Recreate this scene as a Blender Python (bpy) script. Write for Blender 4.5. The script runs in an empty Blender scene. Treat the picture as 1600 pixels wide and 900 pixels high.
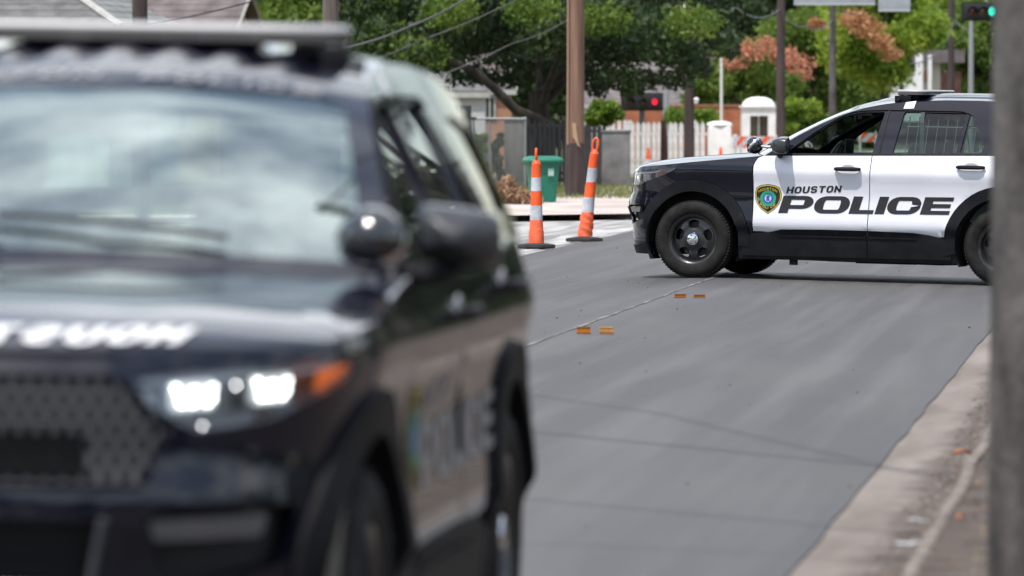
import bpy, bmesh, math, random
import numpy as np
from mathutils import Vector, Matrix
from mathutils.geometry import delaunay_2d_cdt
random.seed(7); RNG = np.random.default_rng(7)
SC = bpy.context.scene
COL = SC.collection
PI = math.pi
# ---------------------------------------------------------------- camera, sky, sun, exposure
CAM_H = 1.6
cd = bpy.data.cameras.new('camera'); cam = bpy.data.objects.new('camera', cd); COL.objects.link(cam)
cam.location = (0, 0, CAM_H)
cam.rotation_euler = (math.radians(90 - 1.641), 0, 0)
cd.sensor_width = 36; cd.lens = 216; cd.clip_start = .5; cd.clip_end = 3000
cd.dof.use_dof = True; cd.dof.focus_distance = 59.5; cd.dof.aperture_fstop = 4.3; cd.dof.aperture_blades = 0
SC.camera = cam
SUN_EL, SUN_AZ = math.radians(66), math.radians(212)     # azimuth clockwise from +Y
sd = Vector((math.sin(SUN_AZ)*math.cos(SUN_EL), math.cos(SUN_AZ)*math.cos(SUN_EL), math.sin(SUN_EL)))
world = bpy.data.worlds.new('World'); SC.world = world; world.use_nodes = True
nt = world.node_tree; nt.nodes.clear()
def WN(t, **k):
    n = nt.nodes.new(t)
    for a, b in k.items(): setattr(n, a, b)
    return n
out = WN('ShaderNodeOutputWorld'); bg = WN('ShaderNodeBackground'); bg.inputs['Strength'].default_value = .13
sky = WN('ShaderNodeTexSky', sky_type='NISHITA'); sky.sun_disc = False; sky.sun_elevation = SUN_EL; sky.sun_rotation = SUN_AZ
sky.dust_density = .9; sky.air_density = 1.3
tc = WN('ShaderNodeTexCoord'); mp = WN('ShaderNodeMapping'); mp.inputs['Scale'].default_value = (1, 1, 2.2); mp.inputs['Location'].default_value = (7.4, 2.6, 4.2)
nz = WN('ShaderNodeTexNoise'); nz.inputs['Scale'].default_value = 2.4; nz.inputs['Detail'].default_value = 6; nz.inputs['Roughness'].default_value = .55
rp = WN('ShaderNodeValToRGB'); rp.color_ramp.elements[0].position = .49; rp.color_ramp.elements[1].position = .66
rp.color_ramp.elements[0].color = (.10, .10, .10, 1); rp.color_ramp.elements[1].color = (.95, .95, .95, 1)
mx = WN('ShaderNodeMix', data_type='RGBA'); mx.inputs['B'].default_value = (14.5, 14.8, 15.4, 1)
L = nt.links.new
L(tc.outputs['Generated'], mp.inputs['Vector']); L(mp.outputs['Vector'], nz.inputs['Vector']); L(nz.outputs['Fac'], rp.inputs['Fac'])
L(rp.outputs['Color'], mx.inputs['Factor']); L(sky.outputs['Color'], mx.inputs['A']); L(mx.outputs['Result'], bg.inputs['Color']); L(bg.outputs['Background'], out.inputs['Surface'])
sl = bpy.data.lights.new('sun', 'SUN'); sun = bpy.data.objects.new('sun', sl); COL.objects.link(sun)
sl.energy = 4.2; sl.angle = math.radians(1.2); sl.color = (1, .955, .9)
sun.rotation_euler = sd.to_track_quat('Z', 'Y').to_euler(); sun.location = (0, 0, 30)
SC.view_settings.view_transform = 'Standard'; SC.view_settings.look = 'None'; SC.view_settings.gamma = 1; SC.view_settings.exposure = 0.25
SC.cycles.use_denoising = True; SC.cycles.max_bounces = 8; SC.cycles.transparent_max_bounces = 12; SC.cycles.caustics_reflective = False; SC.cycles.caustics_refractive = False
SC.cycles.sample_clamp_indirect = 6

# ---------------------------------------------------------------- materials
MATS = {}
def mat(name, col, rough=.6, metal=0, coat=0, spec=.5, var=0, vscale=5, bump=0, bscale=30, col2=None, detail=4, coords='Object',
        stretch=(1, 1, 1), emit=None, estr=0, trans=0, rot=None, low=.35, high=.65, rvar=0):
    if name in MATS: return MATS[name]
    m = bpy.data.materials.new(name); m.use_nodes = True; t = m.node_tree; b = t.nodes['Principled BSDF']
    b.inputs['Base Color'].default_value = (*col, 1); b.inputs['Roughness'].default_value = rough; b.inputs['Metallic'].default_value = metal
    b.inputs['Specular IOR Level'].default_value = spec
    if coat: b.inputs['Coat Weight'].default_value = coat; b.inputs['Coat Roughness'].default_value = .03
    if emit: b.inputs['Emission Color'].default_value = (*emit, 1); b.inputs['Emission Strength'].default_value = estr
    if var or bump or rvar:
        tcn = t.nodes.new('ShaderNodeTexCoord'); mpn = t.nodes.new('ShaderNodeMapping'); mpn.inputs['Scale'].default_value = stretch
        if rot is not None: mpn.vector_type = 'TEXTURE'; mpn.inputs['Rotation'].default_value = (0, 0, -rot); mpn.inputs['Scale'].default_value = tuple(1/q for q in stretch)
        t.links.new(tcn.outputs[coords], mpn.inputs['Vector'])
    if var or rvar:
        n = t.nodes.new('ShaderNodeTexNoise'); n.inputs['Scale'].default_value = vscale; n.inputs['Detail'].default_value = detail
        t.links.new(mpn.outputs['Vector'], n.inputs['Vector'])
        r = t.nodes.new('ShaderNodeValToRGB'); r.color_ramp.elements[0].position = low; r.color_ramp.elements[1].position = high
        c2 = col2 or tuple(min(1, c*(1+var)) for c in col); c1 = col if col2 else tuple(c*(1-var) for c in col)
        r.color_ramp.elements[0].color = (*c1, 1); r.color_ramp.elements[1].color = (*c2, 1)
        t.links.new(n.outputs['Fac'], r.inputs['Fac'])
        if var: t.links.new(r.outputs['Color'], b.inputs['Base Color'])
        if rvar:
            mr = t.nodes.new('ShaderNodeMapRange'); mr.inputs['To Min'].default_value = rough-rvar; mr.inputs['To Max'].default_value = rough+rvar
            t.links.new(n.outputs['Fac'], mr.inputs['Value']); t.links.new(mr.outputs['Result'], b.inputs['Roughness'])
    if bump:
        n2 = t.nodes.new('ShaderNodeTexNoise'); n2.inputs['Scale'].default_value = bscale; n2.inputs['Detail'].default_value = 5
        t.links.new(mpn.outputs['Vector'], n2.inputs['Vector'])
        bp = t.nodes.new('ShaderNodeBump'); bp.inputs['Strength'].default_value = bump; bp.inputs['Distance'].default_value = .02
        t.links.new(n2.outputs['Fac'], bp.inputs['Height']); t.links.new(bp.outputs['Normal'], b.inputs['Normal'])
    MATS[name] = m; return m
def glassmat(name, tint, rough=.0, refl=.07, gcol=(1, 1, 1)):
    m = bpy.data.materials.new(name); m.use_nodes = True; t = m.node_tree; t.nodes.clear()
    o = t.nodes.new('ShaderNodeOutputMaterial'); mixn = t.nodes.new('ShaderNodeMixShader'); tr = t.nodes.new('ShaderNodeBsdfTransparent'); gl = t.nodes.new('ShaderNodeBsdfGlossy')
    fr = t.nodes.new('ShaderNodeLayerWeight'); fr.inputs['Blend'].default_value = .5; gl.inputs['Roughness'].default_value = rough; gl.inputs['Color'].default_value = (*gcol, 1)
    pw = t.nodes.new('ShaderNodeMath'); pw.operation = 'POWER'; pw.inputs[1].default_value = 4.0; t.links.new(fr.outputs['Facing'], pw.inputs[0])
    ma = t.nodes.new('ShaderNodeMath'); ma.operation = 'MULTIPLY_ADD'; ma.inputs[1].default_value = .9; ma.inputs[2].default_value = refl; t.links.new(pw.outputs[0], ma.inputs[0])
    tr.inputs['Color'].default_value = (*tint, 1)
    mu = t.nodes.new('ShaderNodeMath'); mu.operation = 'MULTIPLY'; mu.inputs[1].default_value = 1.0; mu.use_clamp = True
    t.links.new(ma.outputs[0], mu.inputs[0]); t.links.new(mu.outputs[0], mixn.inputs[0]); t.links.new(tr.outputs[0], mixn.inputs[1]); t.links.new(gl.outputs[0], mixn.inputs[2]); t.links.new(mixn.outputs[0], o.inputs[0])
    MATS[name] = m; return m
def leafmat(name, c1, c2, scale=1.2, c3=None, tr=.35):
    m = bpy.data.materials.new(name); m.use_nodes = True; t = m.node_tree; t.nodes.clear()
    o = t.nodes.new('ShaderNodeOutputMaterial'); mixn = t.nodes.new('ShaderNodeMixShader'); mixn.inputs[0].default_value = tr
    d = t.nodes.new('ShaderNodeBsdfPrincipled'); d.inputs['Roughness'].default_value = .55; d.inputs['Specular IOR Level'].default_value = .35; tl = t.nodes.new('ShaderNodeBsdfTranslucent')
    tcn = t.nodes.new('ShaderNodeTexCoord'); n = t.nodes.new('ShaderNodeTexNoise'); n.inputs['Scale'].default_value = scale; n.inputs['Detail'].default_value = 5; n.inputs['Roughness'].default_value = .7
    r = t.nodes.new('ShaderNodeValToRGB'); r.color_ramp.elements[0].position = .38; r.color_ramp.elements[1].position = .62
    r.color_ramp.elements[0].color = (*c1, 1); r.color_ramp.elements[1].color = (*c2, 1)
    if c3:
        e = r.color_ramp.elements.new(.72); e.color = (*c3, 1)
    t.links.new(tcn.outputs['Object'], n.inputs['Vector']); t.links.new(n.outputs['Fac'], r.inputs['Fac'])
    t.links.new(r.outputs['Color'], d.inputs['Base Color']); t.links.new(r.outputs['Color'], tl.inputs['Color'])
    t.links.new(d.outputs[0], mixn.inputs[1]); t.links.new(tl.outputs[0], mixn.inputs[2]); t.links.new(mixn.outputs[0], o.inputs[0])
    MATS[name] = m; return m

black_paint = mat('black_paint', (.003, .0035, .010), .3, coat=1, spec=.03)
white_paint = mat('white_paint', (.74, .745, .79), .28, coat=.7, var=.03, vscale=3)
trim_black = mat('trim_black', (.010, .010, .012), .55, spec=.16, bump=.05, bscale=200, var=.25, vscale=8)
rubber = mat('rubber', (.016, .015, .014), .8, spec=.2, var=.35, vscale=14, bump=.1, bscale=80)
tread_mat = mat('tread_rubber', (.03, .028, .026), .9, bump=.4, bscale=60)
steel_black = mat('steel_black', (.012, .012, .013), .3, coat=.4)
chrome = mat('chrome', (.75, .75, .77), .12, metal=1)
dark_in = mat('dark_interior', (.012, .012, .013), .7)
seat_mat = mat('seat_fabric', (.03, .032, .035), .8, bump=.2, bscale=90)
cage_mat = mat('cage_metal', (.10, .11, .12), .45)
liner = mat('headliner', (.16, .16, .16), .9)
under = mat('underbody', (.02, .019, .018), .85, var=.4, vscale=9)
glass_clear = glassmat('windscreen_glass', (.36, .46, .42), refl=.29, gcol=(.88, 1, .97))
glass_side = glassmat('tinted_glass', (.45, .58, .52), refl=.05)
glass_dark = glassmat('dark_glass', (.05, .06, .06), refl=.06)
lens_clear = glassmat('lamp_lens', (.9, .92, .95), refl=.05)
mat('sensor_black', (.003, .0035, .0035), .8, spec=.1)
lamp_on = mat('lit_lamp', (.9, .9, .9), .3, emit=(.93, 1, .90), estr=.2)
lamp_spot = mat('lamp_glint_dot', (.9, .9, .9), .3, emit=(1, 1, 1), estr=45)
lamp_led = mat('led_cell', (.9, .9, .9), .3, emit=(.95, 1, .92), estr=15)
lamp_bowl = mat('lamp_bowl', (.35, .36, .38), .2, metal=.8)
amber_off = mat('amber_unlit', (.26, .05, .025), .3, coat=.6)
amber = mat('amber_reflector', (.55, .085, .01), .3, coat=.6, emit=(1, .2, .02), estr=.45)
letter_black = mat('letter_black', (.018, .016, .018), .35)
letter_white = mat('letter_white', (.75, .75, .75), .4); letter_silver = mat('letter_silver', (.27, .26, .26), .4); letter_ghost = mat('letter_ghost', (.22, .22, .23), .3)
silver = mat('silver_reflective', (.55, .56, .58), .35)
bar_lens = mat('light_bar_lens', (.09, .085, .085), .22, coat=.6)
bar_top = mat('light_bar_top', (.36, .36, .365), .35)
gold = mat('badge_gold', (.55, .42, .05), .4); badge_black = mat('badge_black', (.012, .012, .01), .4)
badge_green = mat('badge_green', (.02, .30, .16), .4); badge_blue = mat('badge_blue', (.03, .09, .33), .4); badge_pale = mat('badge_pale', (.5, .5, .62), .4)

# ---------------------------------------------------------------- object helpers
def tag(o, label=None, cat=None, group=None, kind=None):
    for k, v in (('label', label), ('category', cat), ('group', group), ('kind', kind)):
        if v: o[k] = v
    return o
def empty(name, loc=(0, 0, 0), rot=(0, 0, 0), **k):
    o = bpy.data.objects.new(name, None); COL.objects.link(o); o.location = loc; o.rotation_euler = rot; o.empty_display_size = .2
    return tag(o, **k)
class MB:
    def __init__(s): s.v = []; s.f = []; s.mi = []
    def add(s, vs, fs, m=0):
        n = len(s.v); s.v += [tuple(p) for p in vs]; s.f += [tuple(i+n for i in f) for f in fs]; s.mi += [m]*len(fs); return s
    def box(s, lo, hi, M=None, m=0):
        x0, y0, z0 = lo; x1, y1, z1 = hi
        vs = [(x, y, z) for z in (z0, z1) for y in (y0, y1) for x in (x0, x1)]
        if M is not None: vs = [tuple(M @ Vector(p)) for p in vs]
        return s.add(vs, [(0, 2, 3, 1), (4, 5, 7, 6), (0, 1, 5, 4), (2, 6, 7, 3), (0, 4, 6, 2), (1, 3, 7, 5)], m)
    def tube(s, pts, rad, n=10, cap=True, m=0):
        pts = [Vector(p) for p in pts]
        if not hasattr(rad, '__len__'): rad = [rad]*len(pts)
        vs = []; prev = None
        for i, p in enumerate(pts):
            t = (pts[min(i+1, len(pts)-1)] - pts[max(i-1, 0)]).normalized()
            if prev is None:
                a = Vector((0, 0, 1)) if abs(t.z) < .9 else Vector((1, 0, 0))
                u = t.cross(a).normalized()
            else: u = (prev - t*prev.dot(t)).normalized()
            prev = u; w = t.cross(u)
            for k in range(n):
                c = 2*PI*k/n; vs.append(p + (u*math.cos(c)+w*math.sin(c))*rad[i])
        fs = [(i*n+k, i*n+(k+1) % n, (i+1)*n+(k+1) % n, (i+1)*n+k) for i in range(len(pts)-1) for k in range(n)]
        if cap: fs += [tuple(range(n-1, -1, -1)), tuple((len(pts)-1)*n+k for k in range(n))]
        return s.add(vs, fs, m)
    def lathe(s, prof, n=32, M=None, m=0, close=False):
        """prof: (r, h) about local z"""
        vs = []; P = len(prof)
        for k in range(n):
            c = 2*PI*k/n
            vs += [Vector((r*math.cos(c), r*math.sin(c), h)) for r, h in prof]
        if M is not None: vs = [M @ p for p in vs]
        R = P if close else P-1
        fs = [(k*P+i, ((k+1) % n)*P+i, ((k+1) % n)*P+(i+1) % P, k*P+(i+1) % P) for k in range(n) for i in range(R)]
        return s.add(vs, fs, m)
    def build(s, name, mats, parent=None, smooth=True, angle=35, bevel=0, recalc=True):
        me = bpy.data.meshes.new(name); me.from_pydata(s.v, [], s.f); me.update()
        if not isinstance(mats, (list, tuple)): mats = [mats]
        for m in mats: me.materials.append(m)
        if any(s.mi): me.polygons.foreach_set('material_index', s.mi)
        if recalc or bevel:
            b = bmesh.new(); b.from_mesh(me)
            if recalc: bmesh.ops.recalc_face_normals(b, faces=b.faces)
            if bevel: bmesh.ops.bevel(b, geom=[e for e in b.edges if len(e.link_faces) == 2 and e.calc_face_angle(0) > .6], offset=bevel, segments=2, affect='EDGES', profile=.6)
            b.to_mesh(me); b.free()
        if smooth:
            me.polygons.foreach_set('use_smooth', [True]*len(me.polygons)); me.set_sharp_from_angle(angle=math.radians(angle))
        o = bpy.data.objects.new(name, me); COL.objects.link(o)
        if parent: o.parent = parent
        return o
def pip(x, y, poly):
    c = False; j = len(poly)-1
    for i in range(len(poly)):
        xi, yi = poly[i]; xj, yj = poly[j]
        if (yi > y) != (yj > y) and x < (xj-xi)*(y-yi)/(yj-yi)+xi: c = not c
        j = i
    return c
def densify(poly, step, closed=True):
    o = []; n = len(poly)
    for i in range(n if closed else n-1):
        a, b = poly[i], poly[(i+1) % n]; d = math.hypot(b[0]-a[0], b[1]-a[1]); k = max(1, math.ceil(d/step))
        o += [(a[0]+(b[0]-a[0])*t/k, a[1]+(b[1]-a[1])*t/k) for t in range(k)]
    if not closed: o.append(poly[-1])
    return o
def rnd(poly, r, seg=4):
    """round the corners of a closed polygon"""
    o = []; n = len(poly)
    for i in range(n):
        p, c, q = Vector(poly[i-1]), Vector(poly[i]), Vector(poly[(i+1) % n])
        a = (p-c); b = (q-c); ra = min(r, a.length*.45); rb = min(r, b.length*.45)
        A = c+a.normalized()*ra; B = c+b.normalized()*rb
        for k in range(seg+1):
            t = k/seg; o.append(tuple(A*(1-t)**2+c*2*t*(1-t)+B*t*t))
    return o
def sheet(outer, holes, fmap, step, thick=.02, proud=0, ry=1.0):
    """triangulated sheet over a 2-D outline with holes, mapped by fmap(a,b,off); returns (verts, faces) with rim walls"""
    loops = [densify(outer, step)] + [densify(h, step) for h in holes]
    pts = []; edges = []
    for l in loops:
        n = len(pts); pts += l; edges += [(n+i, n+(i+1) % len(l)) for i in range(len(l))]
    nb = len(pts); xs = [p[0] for p in loops[0]]; ys = [p[1] for p in loops[0]]
    B = np.array(pts)
    sx = step; sy = step*ry
    x = min(xs)+sx*.5
    while x < max(xs):
        y = min(ys)+sy*.5
        while y < max(ys):
            if pip(x, y, loops[0]) and not any(pip(x, y, h) for h in loops[1:]):
                if np.min((B[:, 0]-x)**2+(B[:, 1]-y)**2) > (.42*min(sx, sy))**2: pts.append((x, y))
            y += sy
        x += sx
    vo, eo, fo, *_ = delaunay_2d_cdt([Vector(p) for p in pts], edges, [], 0, 1e-6)
    tri = []
    for f in fo:
        cx = sum(vo[i][0] for i in f)/len(f); cy = sum(vo[i][1] for i in f)/len(f)
        if pip(cx, cy, loops[0]) and not any(pip(cx, cy, h) for h in loops[1:]): tri.append(tuple(f))
    vs = [tuple(fmap(p[0], p[1], proud)) for p in vo]
    if thick:
        ed = {}
        for f in tri:
            for i in range(len(f)):
                a, b = f[i], f[(i+1) % len(f)]
                if (b, a) in ed: del ed[(b, a)]
                else: ed[(a, b)] = 1
        idx = {}
        for a, b in list(ed):
            for q in (a, b):
                if q not in idx:
                    idx[q] = len(vs); vs.append(tuple(fmap(vo[q][0], vo[q][1], proud-thick)))
        tri += [(b, a, idx[a], idx[b]) for a, b in ed]
    return vs, tri
def mir(vf):
    v, f = vf; return [(x, -y, z) for x, y, z in v], [tuple(reversed(q)) for q in f]
# ---------------------------------------------------------------- lettering as ribbons
def arc(cx, cy, rx, ry, a0, a1, n=8):
    return [(cx+rx*math.cos(math.radians(a0+(a1-a0)*k/n)), cy+ry*math.sin(math.radians(a0+(a1-a0)*k/n))) for k in range(n+1)]
def rrect(x0, y0, x1, y1, r):
    return arc(x1-r, y1-r, r, r, 90, 0, 4)[0:]+arc(x1-r, y0+r, r, r, 0, -90, 4)+arc(x0+r, y0+r, r, r, -90, -180, 4)+arc(x0+r, y1-r, r, r, 180, 90, 4)
def glyph(ch, w, h, hy=None):
    """centre-line strokes in a box w x 1 (h = half stroke)"""
    hy = hy or h; x0, x1, y0, y1, m = h, w-h, hy, 1-hy, .5; r = max(min(.24, (w-2*h)*.45), min(h*1.25, .38))
    if ch == 'O': q = rrect(x0, y0, x1, y1, r); return [q+[q[0]]]
    if ch == 'C': return [[(x1, m+.14), (x1, y1-r)]+arc(x1-r, y1-r, r, r, 0, 90, 4)+arc(x0+r, y1-r, r, r, 90, 180, 4)+arc(x0+r, y0+r, r, r, 180, 270, 4)+arc(x1-r, y0+r, r, r, 270, 360, 4)+[(x1, m-.14)]]
    if ch == 'P': yb = .36; rv = (y1-yb)/2; r2 = max(rv, h*1.1); return [[(x0, 0), (x0, 1)], [(x0, y1), (x1-r2, y1)]+arc(x1-r2, yb+rv, r2, rv, 90, -90, 9)+[(x0, yb)]]
    if ch == 'L': return [[(x0, 0), (x0, 1)], [(x0, y0), (w, y0)]]
    if ch == 'I': return [[(x0, 0), (x0, 1)]]
    if ch == 'E': return [[(x0, 0), (x0, 1)], [(x0, y0), (w, y0)], [(x0, y1), (w, y1)], [(x0, m), (w-.06, m)]]
    if ch == 'H': return [[(x0, 0), (x0, 1)], [(x1, 0), (x1, 1)], [(x0, m), (x1, m)]]
    if ch == 'U': return [[(x0, 1), (x0, y0+r)]+arc(x0+r, y0+r, r, r, 180, 270, 4)+arc(x1-r, y0+r, r, r, 270, 360, 4)+[(x1, 1)]]
    if ch == 'T': return [[(w/2, 0), (w/2, y1)], [(0, y1), (w, y1)]]
    if ch == 'N': return [[(x0, 0), (x0, 1)], [(x1, 0), (x1, 1)], [(x0, 1-h*.6), (x1, h*.6)]]
    if ch == 'S':
        r3 = min(.2, (w-2*h)*.4)
        return [[(x1, y1-.12)]+arc(x1-r3, y1-r3, r3, r3, 20, 90, 3)+arc(x0+r3, y1-(y1-m)/2, r3, (y1-m)/2, 90, 270, 5)+arc(x1-r3, y0+(m-y0)/2, r3, (m-y0)/2, 90, -90, 5)+arc(x0+r3, y0+r3, r3, r3, 270, 200, 3)+[(x0, y0+.12)]]
    return []
def ribbon(path, h, hy=None):
    hy = hy or h
    q = []
    for p in path:
        if not q or math.hypot(p[0]-q[-1][0], p[1]-q[-1][1]) > 1e-4: q.append(p)
    path = q; closed = math.hypot(path[0][0]-path[-1][0], path[0][1]-path[-1][1]) < 1e-3
    path = densify(path, .12, False); n = len(path); L_, R_ = [], []
    for i in range(n):
        a = path[i-1] if i else (path[-2] if closed else path[0]); b = path[i+1] if i < n-1 else (path[1] if closed else path[-1])
        dx, dy = b[0]-a[0], b[1]-a[1]; d = math.hypot(dx, dy) or 1; nx, ny = -dy/d, dx/d
        L_.append((path[i][0]+nx*h, path[i][1]+ny*hy)); R_.append((path[i][0]-nx*h, path[i][1]-ny*hy))
    return L_+R_, [(i, i+1, n+i+1, n+i) for i in range(n-1)]
def text_letters(txt, height, adv, w, stroke, place, shear=.22, widths={}, hy=None):
    """returns list of (char, verts, faces); place(x, y, off) -> 3D ; x in metres along the text"""
    res = []; x = 0
    for ch in txt:
        if ch == ' ': x += adv*height; continue
        cw = widths.get(ch, w); vs = []; fs = []
        for k, pth in enumerate(glyph(ch, cw, stroke/2, hy)):
            v, f = ribbon(pth, stroke/2, hy); n = len(vs)
            vs += [tuple(place(x+(a+shear*b)*height, b*height, .0005*k)) for a, b in v]; fs += [tuple(i+n for i in q) for q in f]
        res.append((ch, vs, fs)); x += (cw+adv-w)*height
    return res
# ================================================================ the patrol SUV (x runs rearward from the front axle, -y is the driver's side)
XF, XR, YM, TR, WB = -.86, 4.17, .985, .375, 3.08
def _outline():
    pts = []
    n = 60
    for k in range(n+1):
        th = PI/2*k/n
        pts.append((.10+(XF-.10)*abs(math.cos(th))**(2/2.7), YM*abs(math.sin(th))**(2/2.7)))
    for k in range(1, 40): pts.append((.10+(3.2-.10)*k/40, YM))
    for k in range(n+1):
        th = PI/2*(1-k/n)
        pts.append((3.2+(XR-3.2)*abs(math.cos(th))**(2/3.4), YM*abs(math.sin(th))**(2/3.4)))
    out = [pts[0]]
    for p in pts[1:]:
        if math.hypot(p[0]-out[-1][0], p[1]-out[-1][1]) > .004: out.append(p)
    return np.array(out)
OUTL = _outline(); OU = np.concatenate([[0], np.cumsum(np.hypot(*np.diff(OUTL, axis=0).T))]); UMAX = float(OU[-1])
_k = int(np.argmax(OUTL[:, 1])); _mid = len(OUTL)//2
def ux(x):  # u at longitudinal x
    return float(np.interp(x, OUTL[:, 0], OU))
def uy(y):  # u at lateral y on the front
    i = int(np.argmax(OUTL[:, 1] >= YM-.0005)); return float(np.interp(y, OUTL[:i+1, 1], OU[:i+1]))
SIDE_INS = ([.15, .22, .34, .46, .53, .60, .70, .82, .95, 1.03, 1.07, 1.12, 1.20, 1.26, 1.4], [.09, .07, .055, .046, .006, .014, .026, .034, .020, 0, .002, .020, .044, .066, .1])
FRONT_INS = ([.15, .30, .40, .55, .66, .72, .80, .90, .98, 1.03, 1.07, 1.2], [.12, .07, .05, .05, .0, .0, .028, .035, .05, .075, .11, .2])
REAR_INS = ([.2, .45, .7, .9, 1.0, 1.25, 1.4], [.05, 0, .01, .06, .05, .03, .06])
def shell(u, z, off=0):
    s = 1 if u >= 0 else -1; a = min(abs(u), UMAX)
    x = float(np.interp(a, OU, OUTL[:, 0])); y = float(np.interp(a, OU, OUTL[:, 1]))
    e = .03; x0, y0 = float(np.interp(a-e, OU, OUTL[:, 0])), float(np.interp(a-e, OU, OUTL[:, 1])); x1, y1 = float(np.interp(a+e, OU, OUTL[:, 0])), float(np.interp(a+e, OU, OUTL[:, 1]))
    if a < e: x0, y0 = x1, -y1
    d = math.hypot(x1-x0, y1-y0) or 1; nx, ny = -(y1-y0)/d, (x1-x0)/d
    if a >= UMAX-e: nx, ny = 1, 0
    w = nx*nx
    fi = float(np.interp(z, *(FRONT_INS if x < 1.5 else REAR_INS))); si = float(np.interp(z, *SIDE_INS))
    ins = w*fi+(1-w)*si
    return (x+nx*(off-ins), s*(y+ny*(off-ins)), z)
def ztop(u):
    x = float(np.interp(abs(u), OU, OUTL[:, 0])); return float(np.interp(x, [-.9, -.6, -.3, 0, .7, 4.1], [1.035, 1.055, 1.085, 1.12, 1.195, 1.25]))
# rail (top edge of the side glass area)
RAIL = [(.70, 1.195), (.85, 1.295), (1.0, 1.39), (1.2, 1.50), (1.4, 1.595), (1.6, 1.665), (1.8, 1.708), (2.0, 1.735), (2.4, 1.757), (2.8, 1.757), (3.2, 1.742), (3.55, 1.712), (3.85, 1.66), (3.97, 1.58), (4.04, 1.46), (4.09, 1.26)]
RL = [0]
for a, b in zip(RAIL, RAIL[1:]): RL.append(RL[-1]+math.hypot(b[0]-a[0], b[1]-a[1]))
RX = [p[0] for p in RAIL]; RZ = [p[1] for p in RAIL]; SMAX = RL[-1]
def sm(s, arr):
    h = .05; return sum(float(np.interp(min(max(s+d, 0), SMAX), RL, arr)) for d in (-h, -h/2, 0, h/2, h))/5 if h < s < SMAX-h else float(np.interp(s, RL, arr))
def sx(x): return float(np.interp(x, RX, RL))
def gy(x, z):
    q = z-1.2; y = .932-.40*q-.16*q*q
    y -= .035*max(0, 1.5-x)**2 + .05*max(0, x-3.1)**2
    return y
def gside(x, z, off=0): return (x, gy(x, z)+off, z+off*.3)
def top(s, w, off=0):
    x = sm(s, RX); z = sm(s, RZ); y = gy(x, z); f = 1-abs(w)**2.2
    t = min(1, max(0, (s-0)/1.05)); bow = .24*(1-t)+.06*t if x < 3.2 else .06-.10*(x-3.2)
    cr = .03+.035*t
    rib = 0
    zz = z+cr*f; xx = x-bow*f
    if 1.75 < x < 3.8 and abs(w) < .86: rib = .007*math.cos(abs(w)*y*2*PI/.152)
    return (xx-off*.5*(1-t), w*y, zz+off+rib)
def hood(a, b, off=0):
    """a: -1..1 across, b: 0 front lip .. 1 cowl (Coons patch)"""
    uk, uc = ux(-.52), ux(.70)
    def F(a): u = a*uk; return np.array(shell(u, ztop(u)))
    def Sd(b, s): u = s*(uk+(uc-uk)*b); return np.array(shell(u, ztop(u)))
    def Cw(a): p = np.array(top(0, a)); e = np.array(shell((1 if a > 0 else -1)*uc, ztop(uc))); k = abs(a)**6; return p*(1-k)+e*k
    la, lb = (a+1)/2, b
    P = (1-lb)*F(a)+lb*Cw(a)+(1-la)*Sd(b, -1)+la*Sd(b, 1)
    P = P-((1-la)*(1-lb)*F(-1)+la*(1-lb)*F(1)+(1-la)*lb*Cw(-1)+la*lb*Cw(1))
    k = (math.sin(PI*min(1, b**.55)))*(1-abs(a)**2.5)
    P[2] += .045*k + .012*k*(1/(1+math.exp(-(abs(a)-.45)*30))) + off
    return tuple(P)
def arcpts(cx, cz, r, a0, a1, n=22, um=True):
    return [((ux(cx+r*math.cos(math.radians(a0+(a1-a0)*k/n))) if um else cx+r*math.cos(math.radians(a0+(a1-a0)*k/n))), cz+r*math.sin(math.radians(a0+(a1-a0)*k/n))) for k in range(n+1)]
U = ux
_cache = {}
def cs(key, *a, **k):
    if key not in _cache: _cache[key] = sheet(*a, **k)
    return _cache[key]
def part(name, vf, m, parent, label=None, angle=40):
    b = MB(); b.add(*vf); o = b.build(name, m, parent, angle=angle, recalc=True)
    if label: o['label'] = label
    return o
LAMP = [(uy(.49), 1.000), (uy(.70), 1.018), (uy(.86), 1.030), (U(-.42), 1.045), (U(-.17), 1.062), (U(-.20), 1.035), (U(-.33), .985), (U(-.5), .93), (uy(.80), .895), (uy(.64), .872), (uy(.54), .93)]
LAMP = rnd(LAMP, .02, 3)
def frange(a, b, n): return [a+(b-a)*k/n for k in range(n+1)]
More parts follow.
